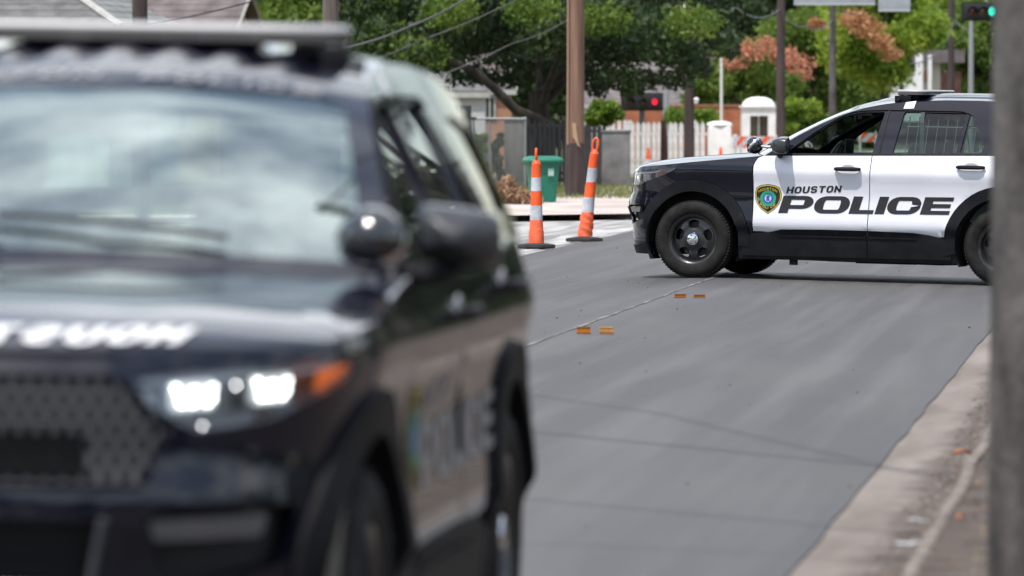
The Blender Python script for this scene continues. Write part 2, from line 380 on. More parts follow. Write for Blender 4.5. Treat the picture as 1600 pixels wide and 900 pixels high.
def make_suv(lit, driver_window_open, white_doors):
    door_paint = white_paint if white_doors else black_paint; door_ink = letter_black if white_doors else letter_silver
    root = empty('police_car')
    # ---- painted shell: nose, fenders, quarters
    ud = U(.60)
    half = [(U(-.50), .24)] + [(U(-.47), .30)] + arcpts(0, TR, .475, 178, 22)[0:] + [(U(.50), .42), (U(.52), .30), (ud, .30), (ud+.005, .55), (ud, .9), (ud, 1.10), (U(.66), 1.185)]
    topc = [(u, ztop(u)) for u in frange(U(.66), 0, 24)][1:]
    outer = [(0, .24)]+half+topc; outer += [(-u, z) for u, z in reversed(outer[1:-1])]
    grille_h = rnd([(uy(.47), 1.0), (uy(.575), .885), (uy(.53), .735), (-uy(.53), .735), (-uy(.575), .885), (-uy(.47), 1.0)], .03)
    intake = rnd([(uy(.44), .665), (uy(.40), .50), (-uy(.40), .50), (-uy(.44), .665)], .03)
    fog = rnd([(uy(.52), .685), (uy(.86), .70), (uy(.84), .56), (uy(.58), .50)], .03)
    mp_ = lambda h: [(-a, b) for a, b in h]
    part('front_body', cs('fb', outer, [grille_h, intake, fog, mp_(fog), LAMP, mp_(LAMP)], shell, .045, thick=.03), black_paint, root)
    part('skid_trim', cs('skid', [(-U(-.46), .22), (U(-.46), .22), (U(-.50), .33), (uy(.7), .30), (-uy(.7), .30), (-U(-.50), .33)], [], shell, .06, thick=.04, proud=.012), trim_black, root)
    # grille
    g = part('grille', cs('gr', [(p[0]*1.02, p[1]) for p in grille_h], [], lambda u, z, o: shell(u, z, o-.045), .05, thick=0), MATS['sensor_black'], root)
    b = MB()
    WV = lambda z: float(np.interp(z, [.735, .885, 1.0], [.53, .575, .47]))
    for k in range(8):
        z = .750+k*.035
        b.tube([shell(u, z, -.018) for u in frange(-uy(WV(z)), uy(WV(z)), 22)], .0035, 5)
    for k in range(-14, 15):
        for j in range(7):
            z = .750+j*.035; y = (k+(.5 if j % 2 else 0))*.042
            if abs(y) < WV(z+.017): b.tube([shell(math.copysign(uy(abs(y)), y), z, -.019), shell(math.copysign(uy(abs(y)), y), z+.035, -.019)], .0095, 4, cap=False)
    gm = b.build('grille_mesh', mat('grille_mesh', (.085, .085, .092), .45), g, smooth=True); 
    part('sensor_panel', cs('sp', rnd([(-uy(.385), .765), (uy(.385), .765), (uy(.385), .865), (-uy(.385), .865)], .01), [], lambda u, z, o: shell(u, z, o-.008), .08, thick=.02), mat('sensor_black', (.003, .0035, .0035), .8, spec=.1), g)
    bd = MB(); bd.lathe([(0, .008), (.7, .008), (.95, .004), (1, 0)], 24, Matrix.Translation(Vector(shell(uy(.19), .945, .0)) ) @ Matrix.Rotation(-PI/2, 4, 'Y') @ Matrix.Diagonal((.032, .075, 1, 1)))
    bd.build('badge', mat('badge_oval', (.05, .05, .055), .35, metal=.5), g)
    part('lower_intake', cs('li', intake, [], lambda u, z, o: shell(u, z, o-.05), .08, thick=0), dark_in, root)
    b = MB()
    for z in (.53, .57, .61, .65): b.tube([shell(u, z, -.03) for u in frange(-uy(.41), uy(.41), 12)], .006, 5)
    b.build('intake_slat', trim_black, root)
    b = MB(); zz = [(-.43, .67), (-.405, .505), (.405, .505), (.43, .67)]
    b.tube([shell(math.copysign(uy(abs(p[0])), p[0]), p[1], .002) for p in densify(zz, .06, False)], .011, 8)
    b.build('intake_trim', mat('satin_trim', (.10, .10, .115), .3, metal=.3), root)
    for sgn in (1, -1):
        M_ = (lambda v: v) if sgn > 0 else mir
        part('fog_recess', M_(cs('fogr', fog, [], lambda u, z, o: shell(u, z, o-.06), .08, thick=0)), dark_in, root)
        q = rnd([(uy(.535), .665), (uy(.80), .678), (uy(.79), .625), (uy(.55), .615)], .012)
        part('fog_bar', M_(cs('fogb', q, [], lambda u, z, o: shell(u, z, o-.012), .04, thick=.03)), mat('fog_bar', (.16, .16, .165), .25, metal=.4), root)
        # headlight
        hl = part('headlight', M_(cs('lens', LAMP, [], lambda u, z, o: shell(u, z, o-.004), .03, thick=0)), lens_clear, root)
        part('lamp_housing', M_(cs('hous', [(p[0], p[1]) for p in LAMP], [], lambda u, z, o: shell(u, z, o-.075), .05, thick=-.068)), mat('lamp_housing', (.30, .31, .33), .28, metal=.75), hl)
        for k_, (uc_, hw, zc_, hh_) in enumerate(((uy(.65), .062, .952, .033), (uy(.825), .066, .965, .034))):
            q = lambda e: rnd([(uc_-hw-e, zc_-hh_-e), (uc_+hw+e, zc_-hh_-e+.006), (uc_+hw+e, zc_+hh_+e+.006), (uc_-hw-e, zc_+hh_+e)], .018)
            bz = part('lamp_bezel', M_(cs('bz%d' % k_, q(.014), [], lambda u, z, o: shell(u, z, o-.040), .04, thick=.02)), lamp_bowl, hl)
            part('lamp_lens', M_(cs('ll%d' % k_, q(0), [], lambda u, z, o: shell(u, z, o-.034), .03, thick=.01)), lamp_on if lit else lamp_bowl, hl)
        if lit:
            for k_, uc_, zc_ in ((0, uy(.65), .952), (1, uy(.825), .965)):
                for du_, dz_ in ((-.040, .006), (-.018, -.012), (.002, .014), (.020, -.006), (.042, .010), (-.002, -.016), (.056, .020), (-.034, -.017), (.038, -.015), (.054, -.003), (-.048, .019)):
                    p = Vector(shell(uc_+du_, zc_+dz_, -.030)); p.y *= sgn; b = MB(); b.lathe([(0, -.0045), (.0045, 0), (0, .0045)], 8, Matrix.Translation(p)); b.build('led', lamp_led, hl)
            for (u_, z_, r_) in ((uy(.475), 1.0, .004), (uy(.49), 1.020, .003), (uy(.735), .978, .0025), (uy(.66), .885, .002)):  # running lamp dots, plus glowing dots added as glints around the lit lens
                p = Vector(shell(u_, z_, -.006)); p.y *= sgn; b = MB(); b.lathe([(0, -r_), (r_, 0), (0, r_)], 8, Matrix.Translation(p)); b.build('lamp_glint_dot', lamp_spot, hl)
        q = rnd([(U(-.41), .945), (U(-.28), .955), (U(-.265), 1.018), (U(-.41), 1.010)], .008)
        part('side_marker', M_(cs('mk', q, [], lambda u, z, o: shell(u, z, o-.03), .03, thick=.01)), amber if lit else amber_off, hl)
        q = [(uy(.52), .990), (uy(.72), 1.005), (uy(.9), 1.018), (U(-.36), 1.035), (U(-.36), 1.025), (uy(.9), 1.006), (uy(.72), .993), (uy(.53), .978)]
        part('light_strip', M_(cs('ls', q, [], lambda u, z, o: shell(u, z, o-.02), .04, thick=.01)), mat('strip_white', (.6, .6, .62), .3), hl)
        # ---- doors
        d1 = [(.612, .47), (.612, .80), (.612, 1.10), (.64, 1.17), (.70, 1.196), (1.2, 1.206), (1.775, 1.216), (1.762, .9), (1.748, .44), (1.2, .452), (.80, .456), (.70, .47)]
        sh = lambda x, z, o: shell(U(x), z, o)
        fd = part('front_door', M_(cs('fd', d1, [], sh, .05, thick=.025)), door_paint, root)
        d2 = [(1.757, .44), (1.771, .9), (1.784, 1.216), (2.4, 1.228), (2.99, 1.238), (3.01, 1.0), (3.01, .96)] + arcpts(WB, TR, .575, 97, 172, 14, um=False) + [(2.44, .452), (2.2, .462), (1.9, .452)]
        rd = part('rear_door', M_(cs('rd', d2, [], sh, .05, thick=.025)), door_paint, root)
        part('quarter_panel', M_(cs('qp', [(U(3.018), .97), (U(3.018), 1.238)]+[(u, 1.245) for u in frange(U(3.3), UMAX, 8)]+[(UMAX, .24), (U(3.70), .24), (U(3.60), .30)]+arcpts(WB, TR, .475, 0, 97, 14), [], shell, .05, thick=.03)), black_paint, root)
        # ---- dark lower cladding
        rp1 = [(.50, .235), (.50, .40), (.62, .452), (.78, .466), (.90, .492), (1.3, .500), (1.745, .498), (1.745, .235)]
        c1 = part('door_cladding', M_(cs('rp1', rp1, [], sh, .05, thick=.02, proud=.018)), trim_black, fd)
        part('cladding_groove', M_(cs('rg1', [(.88, .452), (.95, .468), (1.74, .468), (1.74, .458), (.96, .456)], [], sh, .05, thick=.01, proud=.026)), trim_black, fd)
        part('cladding_rib', M_(cs('rg2', [(.86, .425), (.90, .437), (1.74, .435), (1.74, .424)], [], sh, .05, thick=.01, proud=.028)), trim_black, fd)
        rp2 = [(1.753, .235), (1.753, .498), (2.2, .490), (2.36, .470), (2.50, .440), (2.56, .43), (2.58, .235)]
        part('door_cladding', M_(cs('rp2', rp2, [], sh, .05, thick=.02, proud=.018)), trim_black, rd)
        part('cladding_rib', M_(cs('rg3', [(1.76, .424), (1.76, .435), (2.18, .434), (2.24, .424)], [], sh, .05, thick=.01, proud=.028)), trim_black, rd)
        part('sill', M_(cs('sill', [(.46, .20), (.46, .34), (.49, .345), (2.60, .345), (2.63, .20)], [], sh, .07, thick=.05, proud=.008)), trim_black, root)
        for cx, a0, a1 in ((0, 184, -6), (WB, 190, -8)):
            o_ = arcpts(cx, TR, .575, a0, a1, 26); i_ = arcpts(cx, TR, .465, a0, a1, 26)
            if cx == 0: o_ = [(max(p[0], U(-.535)) if p[1] < .6 else p[0], p[1]) for p in o_]
            wa = part('wheel_arch', M_(cs('wa%g' % cx, o_+i_[::-1], [], shell, .05, thick=.05, proud=.022)), trim_black, root)
            b = MB(); n = 24; vs = []
            for k in range(n+1):
                t = math.radians(-25+230*k/n); vs += [(cx+.475*math.cos(t), y, TR+.475*math.sin(t)) for y in (.935*sgn, .60*sgn)]
            b.add(vs, [(2*k, 2*k+1, 2*k+3, 2*k+2) for k in range(n)]); b.build('wheel_well', under, root)
        # ---- handles
        for dr, x0, x1, z in ((fd, 1.43, 1.68, 1.085), (rd, 2.63, 2.90, 1.125)):
            b = MB(); pth = [sh(x0, z, .018), sh(x0+.02, z, .038), sh(x0+.06, z, .045), sh(x1-.06, z, .045), sh(x1-.02, z, .038), sh(x1, z, .018)]
            pth = [(x, y*sgn, zq) for x, y, zq in pth]; b.tube(pth, [.014, .019, .021, .021, .019, .014], 10); b.build('door_handle', trim_black, dr)
            b = MB(); c = Vector(sh((x0+x1)/2, z+.005, .0)); c.y *= sgn
            b.lathe([(0, .004), (.6, .004), (.9, .003), (1, -.002)], 24, Matrix.Translation(c) @ Matrix.Rotation(-PI/2*sgn, 4, 'X') @ Matrix.Diagonal((.075, .042, 1, 1))); b.build('handle_cup', mat('cup_grey', (.42, .42, .45), .35, coat=.5), dr)
        # ---- greenhouse side frame with window openings
        rail = [(x, float(np.interp(x, RX, RZ))-.004) for x in frange(.705, 4.08, 44)]
        fr_o = [(.70, 1.190)] + [p for p in rail] + [(4.09, 1.24), (3.5, 1.240), (2.99, 1.236), (2.4, 1.226), (1.78, 1.215), (1.2, 1.205)]
        wf = rnd([(.93, 1.226), (1.20, 1.432), (1.42, 1.572), (1.52, 1.612), (1.65, 1.630), (1.845, 1.640), (1.80, 1.40), (1.775, 1.232)], .03)
        wr = rnd([(1.975, 1.245), (2.035, 1.640), (2.65, 1.640), (2.60, 1.255)], .02)
        wq = rnd([(2.635, 1.256), (2.685, 1.63), (2.72, 1.61), (2.84, 1.40), (2.865, 1.33), (2.84, 1.26)], .015)
        wb = rnd([(2.91, 1.58), (3.13, 1.31), (3.80, 1.33), (3.66, 1.57), (3.3, 1.61)], .03)
        part('side_frame', M_(cs('sf', fr_o, [wf, wr, wq, wb], gside, .06, thick=.035)), black_paint, root)
        inner = lambda x, z, o: gside(x, z, o-.014)
        for nm, w_, gm_, dr in (('front_window', wf, glass_side, fd), ('rear_window', wr, glass_side, rd), ('quarter_window', wq, glass_side, rd), ('cargo_window', wb, glass_dark, root)):
            if nm == 'front_window' and driver_window_open and sgn < 0: continue
            part(nm, M_(cs(nm, w_, [], inner, .08, thick=0)), gm_, dr)
        # seals and pillar covers on the doors
        for key, poly in (('bp1', [(1.835, 1.222), (1.868, 1.60), (1.875, 1.66), (1.90, 1.66), (1.885, 1.60), (1.850, 1.222)]), ('seal', [(.80, 1.204), (.80, 1.219), (2.9, 1.252), (2.9, 1.238), (1.2, 1.211)])):
            part('window_seal', M_(cs(key, poly, [], gside, .06, thick=.006, proud=.006)), trim_black, root)
        b = MB(); ch = [(.90, 1.212)]+[(x, float(np.interp(x, [.93, 1.2, 1.42, 1.52, 1.65, 1.85, 2.6, 2.78], [1.24, 1.449, 1.588, 1.629, 1.646, 1.655, 1.655, 1.60]))) for x in frange(.95, 2.68, 24)]
        b.tube([(p[0], (gside(p[0], p[1], .006)[1])*sgn, p[1]+.002) for p in ch], .007, 6); b.build('window_trim', trim_black, root)
        # roof rail groove / white identification patch
        part('roof_patch', M_(cs('patch', [(2.02, 1.672), (2.035, 1.732), (2.135, 1.745), (2.12, 1.675)], [], gside, .05, thick=.003, proud=.004)), white_paint, root)
        # ---- mirror
        mr = MB()
        prof = [(0, .02), (.04, .072), (.10, .096), (.15, .100), (.19, .096), (.2, .088)]
        rings = []
        for dx, r in prof:
            for k in range(20):
                t = 2*PI*k/20; c_, s_ = math.cos(t), math.sin(t)
                yy = math.copysign(abs(c_)**.42, c_)*r*1.12; zz_ = math.copysign(abs(s_)**.42, s_)*r*.78
                rings.append((.80+dx*.85+yy*.12, sgn*(1.045+yy), 1.302+zz_-.012*(yy/.1)))
        mr.add(rings, [(i*20+k, i*20+(k+1) % 20, (i+1)*20+(k+1) % 20, (i+1)*20+k) for i in range(len(prof)-1) for k in range(20)]+[tuple(range(20))])
        mo = mr.build('side_mirror', mat('mirror_black', (.015, .016, .019), .4, coat=.5), root)
        b = MB(); b.add([(.958+.0*k, sgn*(1.05+math.copysign(abs(math.cos(2*PI*k/20))**.6, math.cos(2*PI*k/20))*.085), 1.292+math.copysign(abs(math.sin(2*PI*k/20))**.6, math.sin(2*PI*k/20))*.066) for k in range(20)], [tuple(range(20))]); b.build('mirror_glass', chrome, mo)
        b = MB(); b.tube([(.86, sgn*.90, 1.205), (.87, sgn*.97, 1.20), (.88, sgn*1.03, 1.215), (.88, sgn*1.04, 1.24)], [.03, .026, .024, .035], 10); b.build('mirror_arm', trim_black, mo)
        part('mirror_sail', M_(cs('sail', [(.76, 1.205), (.93, 1.336), (.945, 1.21)], [], gside, .05, thick=.004, proud=.006)), trim_black, root)
        # ---- wheels
        for wx in (0, WB):
            steer = 0
            w = make_wheel(); w.parent = root; w.location = (wx, sgn*.835, TR); w.rotation_euler = (0, 0, 0 if sgn < 0 else PI)
    # driver's side spot lamp
    b = MB(); c = Vector((.585, -.865, 1.295)); b.lathe([(0, .085), (.05, .072), (.078, .04), (.085, 0), (.078, -.035), (.06, -.06), (.03, -.076), (0, -.08)], 24, Matrix.Translation(c) @ Matrix.Rotation(math.radians(60), 4, 'Y'))
    sp = b.build('spot_lamp', mat('spot_black', (.01, .01, .012), .12, coat=1), root)
    b = MB(); b.lathe([(.088, .02), (.092, .012), (.092, -.0), (.088, -.008)], 24, Matrix.Translation(c) @ Matrix.Rotation(math.radians(-50), 4, 'Y')); b.build('lamp_ring', chrome, sp)
    b = MB(); b.tube([tuple(c+Vector((.02, -.02, -.0))), (.72, -.90, 1.28), (.80, -.885, 1.285)], [.012, .014, .016], 8); b.build('spot_arm', chrome, sp)
    # ---- hood, windscreen, roof, tailgate glass
    part('hood', cs('hood', [(-.985, .012), (.985, .012), (.99, .985), (-.99, .985)], [], hood, .05, thick=.02, proud=.002), black_paint, root, angle=60)
    ws = [(.06, -.925), (.06, .925), (.92, .915), (.89, .5), (.87, 0), (.89, -.5), (.92, -.915)]
    part('windscreen', cs('ws', ws, [], lambda s, w, o: top(s, w, o-.004), .07, thick=0), glass_clear, root, angle=60)
    part('windscreen_band', cs('wsb', [(.0, -1), (.0, 1), (.10, 1), (.10, -1)], [], lambda s, w, o: top(s, w, o-.012), .06, thick=0), dark_in, root)
    rw = rnd([(SMAX-.36, -.86), (SMAX-.36, .86), (SMAX-.05, .88), (SMAX-.05, -.88)], .03)
    part('roof', cs('roof', [(0, -1), (0, 1)]+[(SMAX*k/20, 1) for k in range(1, 20)]+[(SMAX, 1), (SMAX, -1)]+[(SMAX*k/20, -1) for k in range(19, 0, -1)], [rnd(ws, .03), rw], top, .05, thick=.02), black_paint, root, angle=45)
    part('rear_windscreen', cs('rws', rw, [], lambda s, w, o: top(s, w, o-.006), .07, thick=0), glass_side, root)
    b = MB()
    for x0, y0, x1, y1 in ((.10, -.55, .17, .12), (.10, .10, .17, .72)):
        b.tube([top(x0, y0, .02), top((x0+x1)/2, (y0+y1)/2, .028), top(x1, y1, .016)], .009, 6)
    b.build('wiper', trim_black, root)
    # ---- roof light bar
    lb = empty('light_bar'); lb.parent = root
    zl = 1.832; b = MB(); prof = []
    n = 28; pl = []
    for k in range(n):
        t = 2*PI*k/n; pl.append((2.05+.165*math.copysign(abs(math.cos(t))**.5, math.cos(t)), .60*math.copysign(abs(math.sin(t))**.28, math.sin(t))))
    def ring(z, sc): return [(2.05+(x-2.05)*sc, y*(1-(1-sc)*.25), z) for x, y in pl]
    def rings(zs, m, nm, prnt):
        b = MB(); vs = []
        for z, s_ in zs: vs += ring(z, s_)
        b.add(vs, [(i*n+k, i*n+(k+1) % n, (i+1)*n+(k+1) % n, (i+1)*n+k) for i in range(len(zs)-1) for k in range(n)]+[tuple(range(n-1, -1, -1)), tuple((len(zs)-1)*n+k for k in range(n))])
        return b.build(nm, m, prnt, angle=50)
    rings([(zl-.032, .95), (zl-.026, 1), (zl+.004, 1.0)], bar_lens, 'bar_lens', lb)
    rings([(zl+.0042, 1.0), (zl+.014, .985), (zl+.022, .93)], bar_top, 'bar_cover', lb)
    for s_ in (-1, 1):
        b = MB(); b.box((1.93, s_*.50-.045, 1.765), (2.12, s_*.50+.045, zl-.033)); b.box((1.90, s_*.585-.02, 1.735), (2.06, s_*.585+.045, 1.795)); b.tube([(1.95, s_*.52, 1.785), (1.95, s_*.66, 1.745)], .014, 6); b.build('mount', trim_black, lb, bevel=.006)
    # ---- interior
    b = MB(); b.box((-.62, -.62, .22), (.48, .62, .92)); b.box((.48, -.86, .20), (2.58, .86, .46)); b.box((2.58, -.62, .24), (3.6, .62, .60)); b.box((3.6, -.80, .25), (4.0, .80, .62)); b.build('chassis', under, root)
    b = MB(); b.tube([(.2, -.2, .23), (1.2, -.25, .21), (2.3, -.3, .2), (3.4, -.35, .24), (4.1, -.5, .27)], .035, 8); b.box((1.5, -.45, .17), (2.1, -.15, .24)); b.box((.95, -.85, .15), (1.02, -.80, .22)); b.build('exhaust', under, root)
    b = MB()
    vs = []
    for k, y in enumerate(frange(-.86, .86, 8)): vs += [(.66, y, 1.02), (.80, y, 1.175), (1.0, y, 1.205), (1.18, y, 1.17), (1.22, y, 1.0), (1.15, y, .7)]
    b.add(vs, [(k*6+i, k*6+i+1, (k+1)*6+i+1, (k+1)*6+i) for k in range(8) for i in range(5)]); b.build('dashboard', dark_in, root)
    b = MB(); c = Vector((1.24, -.40, 1.17)); R = Matrix.Translation(c) @ Matrix.Rotation(math.radians(-62), 4, 'Y')
    b.tube([tuple(R @ Vector((.185*math.cos(t), .185*math.sin(t), 0))) for t in frange(0, 2*PI, 28)], .016, 8, cap=False); b.tube([tuple(R @ Vector((-.17, 0, 0))), tuple(R @ Vector((.17, 0, 0)))], .018, 6); b.tube([tuple(c), (1.1, -.4, 1.08)], .03, 8)
    b.build('steering_wheel', mat('wheel_leather', (.02, .02, .022), .35), root)
    for s_ in (-1, 1):
        b = MB(); b.box((1.45, s_*.40-.25, .55), (1.95, s_*.40+.25, .80)); b.box((-.07, -.24, 0), (.07, .24, .62), Matrix.Translation((1.98, s_*.40, .74)) @ Matrix.Rotation(math.radians(14), 4, 'Y')); b.build('seat', seat_mat, root, bevel=.05)
        b = MB(); b.box((-.05, -.14, 0), (.05, .14, .19), Matrix.Translation((2.14, s_*.40, 1.38)) @ Matrix.Rotation(math.radians(10), 4, 'Y')); b.build('headrest', seat_mat, root, bevel=.04)
    b = MB(); b.box((2.85, -.70, .55), (3.05, .70, 1.20)); b.build('rear_bench', seat_mat, root, bevel=.05)
    b = MB()   # prisoner partition: framed mesh behind the front seats and window bars
    b.box((2.20, -.74, 1.60), (2.24, .74, 1.64)); b.box((2.20, -.80, 1.08), (2.24, .80, 1.24)); b.box((2.20, -.80, .6), (2.23, .80, 1.08))
    for y in frange(-.74, .74, 2): b.box((2.20, y-.02, 1.24), (2.24, y+.02, 1.60))
    for y in frange(-.70, .70, 28): b.box((2.21, y-.002, 1.24), (2.214, y+.002, 1.60))
    for s_ in (-1, 1):
        for x in frange(2.08, 2.84, 8): b.tube([(x, s_*(gy(x, 1.25)-.07), 1.25), (x, s_*(gy(x, 1.6)-.07), 1.6)], .0045, 5)
        b.tube([(2.06, s_*(gy(2, 1.5)-.07), 1.5), (2.86, s_*(gy(2.8, 1.5)-.07), 1.5)], .006, 5)
    b.build('partition', cage_mat, root)
    b = MB(); b.box((1.62, -.52, 1.665), (3.7, .52, 1.69)); b.box((1.40, -.12, 1.56), (1.44, .12, 1.635)); b.box((1.50, -.62, 1.60), (1.68, -.18, 1.625)); b.box((1.50, .18, 1.60), (1.68, .62, 1.625)); b.build('headliner', liner, root)
    b = MB(); b.box((1.36, -.13, 1.53), (1.39, .13, 1.60)); b.build('rear_view_mirror', dark_in, root, bevel=.008)
    b = MB(); b.box((1.05, .02, 1.17), (1.30, .32, 1.20)); b.box((1.22, .05, 1.19), (1.24, .33, 1.36)); b.build('laptop', dark_in, root, bevel=.006)
    b = MB(); b.box((3.6, -.5, 1.0), (3.95, .5, 1.1)); b.build('parcel_shelf', dark_in, root)
    # ---- lettering, both sides
    for sgn in (-1, 1):
        def plc(x0, z0, slope=0):
            def f(x, y, o):
                xx = x0+x; p = shell(U(xx), z0+y+slope*x, .0035+o); return (p[0], sgn*p[1], p[2])
            if sgn < 0: return f
            def g_(x, y, o):
                xx = x0+full-x; p = shell(U(xx), z0+y, .0035+o); return (p[0], p[1], p[2])
            return g_
        fdoor = [c for c in root.children if c.name.startswith('front_door')][0 if sgn > 0 else 1]
        rdoor = [c for c in root.children if c.name.startswith('rear_door')][0 if sgn > 0 else 1]
        full = 1.74
        sc = 1.0
        ls = text_letters('POLICE', .166, 2.14, 2.04, .56, plc(.862, .650, .012), .30, {'I': .52, 'P': 1.92, 'L': 1.45, 'E': 1.72, 'O': 2.1, 'C': 1.98}, hy=.112)
        for ch, v, f in ls:
            xm = sum(p[0] for p in v)/len(v); part('letter', (v, f), door_ink, fdoor if xm < 1.76 else rdoor)
        full = .54
        for ch, v, f in text_letters('HOUSTON', .064, 1.24, 1.04, .30, plc(.935, .838, .045), .28, hy=.095): part('letter', (v, f), door_ink, fdoor)
        # shield
        def sh2(x, z, o):
            p = shell(U(.625+.265*x if sgn < 0 else .89-.265*x), .640+.285*z, .003+o); return (p[0], p[1]*sgn, p[2])
        def shield(k):
            base = [(.06, .88), (.22, .96), (.5, 1.0), (.78, .96), (.94, .88), (1.0, .72), (1.0, .52), (.92, .34), (.76, .16), (.5, 0), (.24, .16), (.08, .34), (0, .52), (0, .72)]
            return [(.5+(x-.5)*k, .5+(z-.5)*k) for x, z in base]
        em = part('badge_shield', cs('sh1', shield(1), [], lambda x, z, o: (x, z, o), .12, thick=0), badge_black, fdoor)
        def remap(o, off, f=sh2):
            for v in o.data.vertices: v.co = f(v.co.x, v.co.y, off)
            o.data.update()
        remap(em, 0)
        for k, (key, poly, m_, off) in enumerate((('sh2', shield(.965), gold, .0008), ('sh3', shield(.885), badge_black, .0024), ('c1', arc(.5, .52, .30, .265, 0, 360, 24)[:-1], badge_green, .0032), ('c2', arc(.5, .52, .20, .18, 0, 360, 20)[:-1], badge_blue, .004), ('c3', arc(.5, .52, .13, .12, 0, 360, 16)[:-1], badge_pale, .0048), ('c4', [(.44, .43), (.57, .43), (.54, .52), (.58, .6), (.5, .64), (.43, .58)], badge_blue, .0056))):
            q = part('badge_layer', cs(key, poly, [], lambda x, z, o: (x, z, o), .12, thick=0), m_, em); remap(q, off)
        for txt, zc, cv in (('HOUSTON', .80, -.10), ('POLICE', .17, .14)):
            wv = .72 if txt[0] == 'H' else .60; n_ = len(txt); hgt = .085
            for ch, v, f in text_letters(txt, hgt, wv/n_/hgt, wv/n_/hgt-.25, .2, lambda x, y, o: sh2(.5-wv/2+x, zc+y+cv*((x/wv-.5)*2)**2, .0034+o), 0):
                part('letter', (v, f), gold, em)
    # mirrored wording on the hood lip, plain wording on the roof front
    hd = [c for c in root.children if c.name.startswith('hood')][0]
    def ph(x, y, o):   # x runs from the driver's side (-y) toward +y
        yy = -.53+x; b_ = .038+y; a_ = yy/.86; p = hood(max(-.98, min(.98, a_)), b_, .006+o); return p
    for ch, v, f in text_letters('HOUSTON POLICE', .105, .855, .72, .25, ph, .0, {'I': .27}): part('letter', (v, f), letter_white, hd)
    rf = [c for c in root.children if c.name.startswith('roof')][0]
    def pr(x, y, o):
        return top(.925+(y)*.9, (.60-x)/.70, .004+o)
    for ch, v, f in text_letters('HOUSTON POLICE', .055, 1.62, 1.25, .26, pr, .15, {'I': .3}): part('letter', (v, f), letter_ghost, rf)
    b = MB(); b.box((4.14, -.26, .82), (4.165, .26, .96)); b.build('plate_recess', dark_in, root)
    for s_ in (-1, 1):
        b = MB(); b.box((3.98, s_*.86-.05, .99), (4.10, s_*.86+.035, 1.11)); b.build('tail_light', mat('tail_red', (.4, .01, .01), .25, coat=1), root, bevel=.01)
    b = MB(); b.tube([(3.4, -.2, 1.775), (3.62, -.2, 1.79)], [.05, .02], 8); b.build('antenna', trim_black, root)
    return root
_wheel = {}
def make_wheel():
    w = empty('wheel')
    def g(name, builder, m):
        if name not in _wheel:
            o = builder().build(name, m, w, angle=40); _wheel[name] = o.data
        else:
            o = bpy.data.objects.new(name, _wheel[name]); COL.objects.link(o); o.parent = w
        return o
    R = Matrix.Rotation(PI/2, 4, 'X')   # local +z -> -y (outward on the driver's side)
    def tyre():
        b = MB(); b.lathe([(.235, -.11), (.26, -.125), (.32, -.130), (.355, -.118), (.372, -.09), (.375, -.05), (.375, .05), (.372, .088), (.357, .112), (.345, .122), (.32, .130), (.30, .1305), (.27, .124), (.245, .112), (.235, .10)], 64, R, close=False)
        return b
    g('tyre', tyre, rubber)
    def tread():
        b = MB()
        for k in range(72):
            t = 2*PI*k/72
            for s_, (h0, h1) in enumerate(((-.105, -.06), (-.05, -.008), (.008, .05), (.06, .105))):
                tt = t+(.04 if s_ % 2 else 0); d = .055*.42
                vs = [(r*math.cos(tt+q), r*math.sin(tt+q), h) for r in (.368, .3758) for h in (h0, h1) for q in (0, d*2)]
                vs = [tuple(R @ Vector(p)) for p in vs]
                b.add(vs, [(0, 1, 3, 2), (4, 6, 7, 5), (0, 4, 5, 1), (2, 3, 7, 6), (0, 2, 6, 4), (1, 5, 7, 3)])
        return b
    g('tread', tread, tread_mat)
    def rim():
        b = MB(); b.lathe([(.236, -.10), (.222, -.08), (.20, .0), (.205, .07), (.215, .095), (.232, .108), (.243, .112), (.243, .104), (.236, .095)], 48, R)
        def f(x, y, o):
            r = math.hypot(x, y); h = np.interp(r, [0, .06, .085, .11, .15, .19, .215], [.085, .085, .082, .070, .078, .060, .055]); return tuple(R @ Vector((x, y, float(h)+o)))
        holes = []
        for k in range(5):
            a = 90+72*k
            q = [(.115, -15), (.112, 15), (.150, 22), (.185, 17), (.193, 0), (.185, -17), (.150, -22)]
            holes.append(rnd([(r*math.cos(math.radians(a+t)), r*math.sin(math.radians(a+t))) for r, t in q], .015))
        b.add(*sheet(arc(0, 0, .214, .214, 0, 360, 48)[:-1], holes, f, .025, thick=.02)); return b
    g('rim', rim, steel_black)
    def disc():
        b = MB(); b.lathe([(0, -.02), (.17, -.02), (.17, -.04), (0, -.05)], 32, R); return b
    g('brake_disc', disc, mat('brake_iron', (.05, .048, .045), .5, metal=.4))
    def cap():
        b = MB(); b.lathe([(.064, .078), (.063, .100), (.055, .112), (.035, .117), (0, .119)], 32, R); return b
    g('hub_cap', cap, chrome)
    def nuts(k=0):
        b = MB()
        if 1:
            a = 2*PI*k/5+.6; b.lathe([(.0085, .10), (.0085, .118), (0, .120)], 8, R @ Matrix.Translation((.042*math.cos(a), .042*math.sin(a), 0)))
        return b
    for kk in range(5):
        nb_ = g('wheel_nut', lambda: nuts(0), mat('nut_dark', (.08, .08, .08), .4, metal=.6)); nb_.rotation_euler = (0, 2*PI*kk/5, 0)
    return w
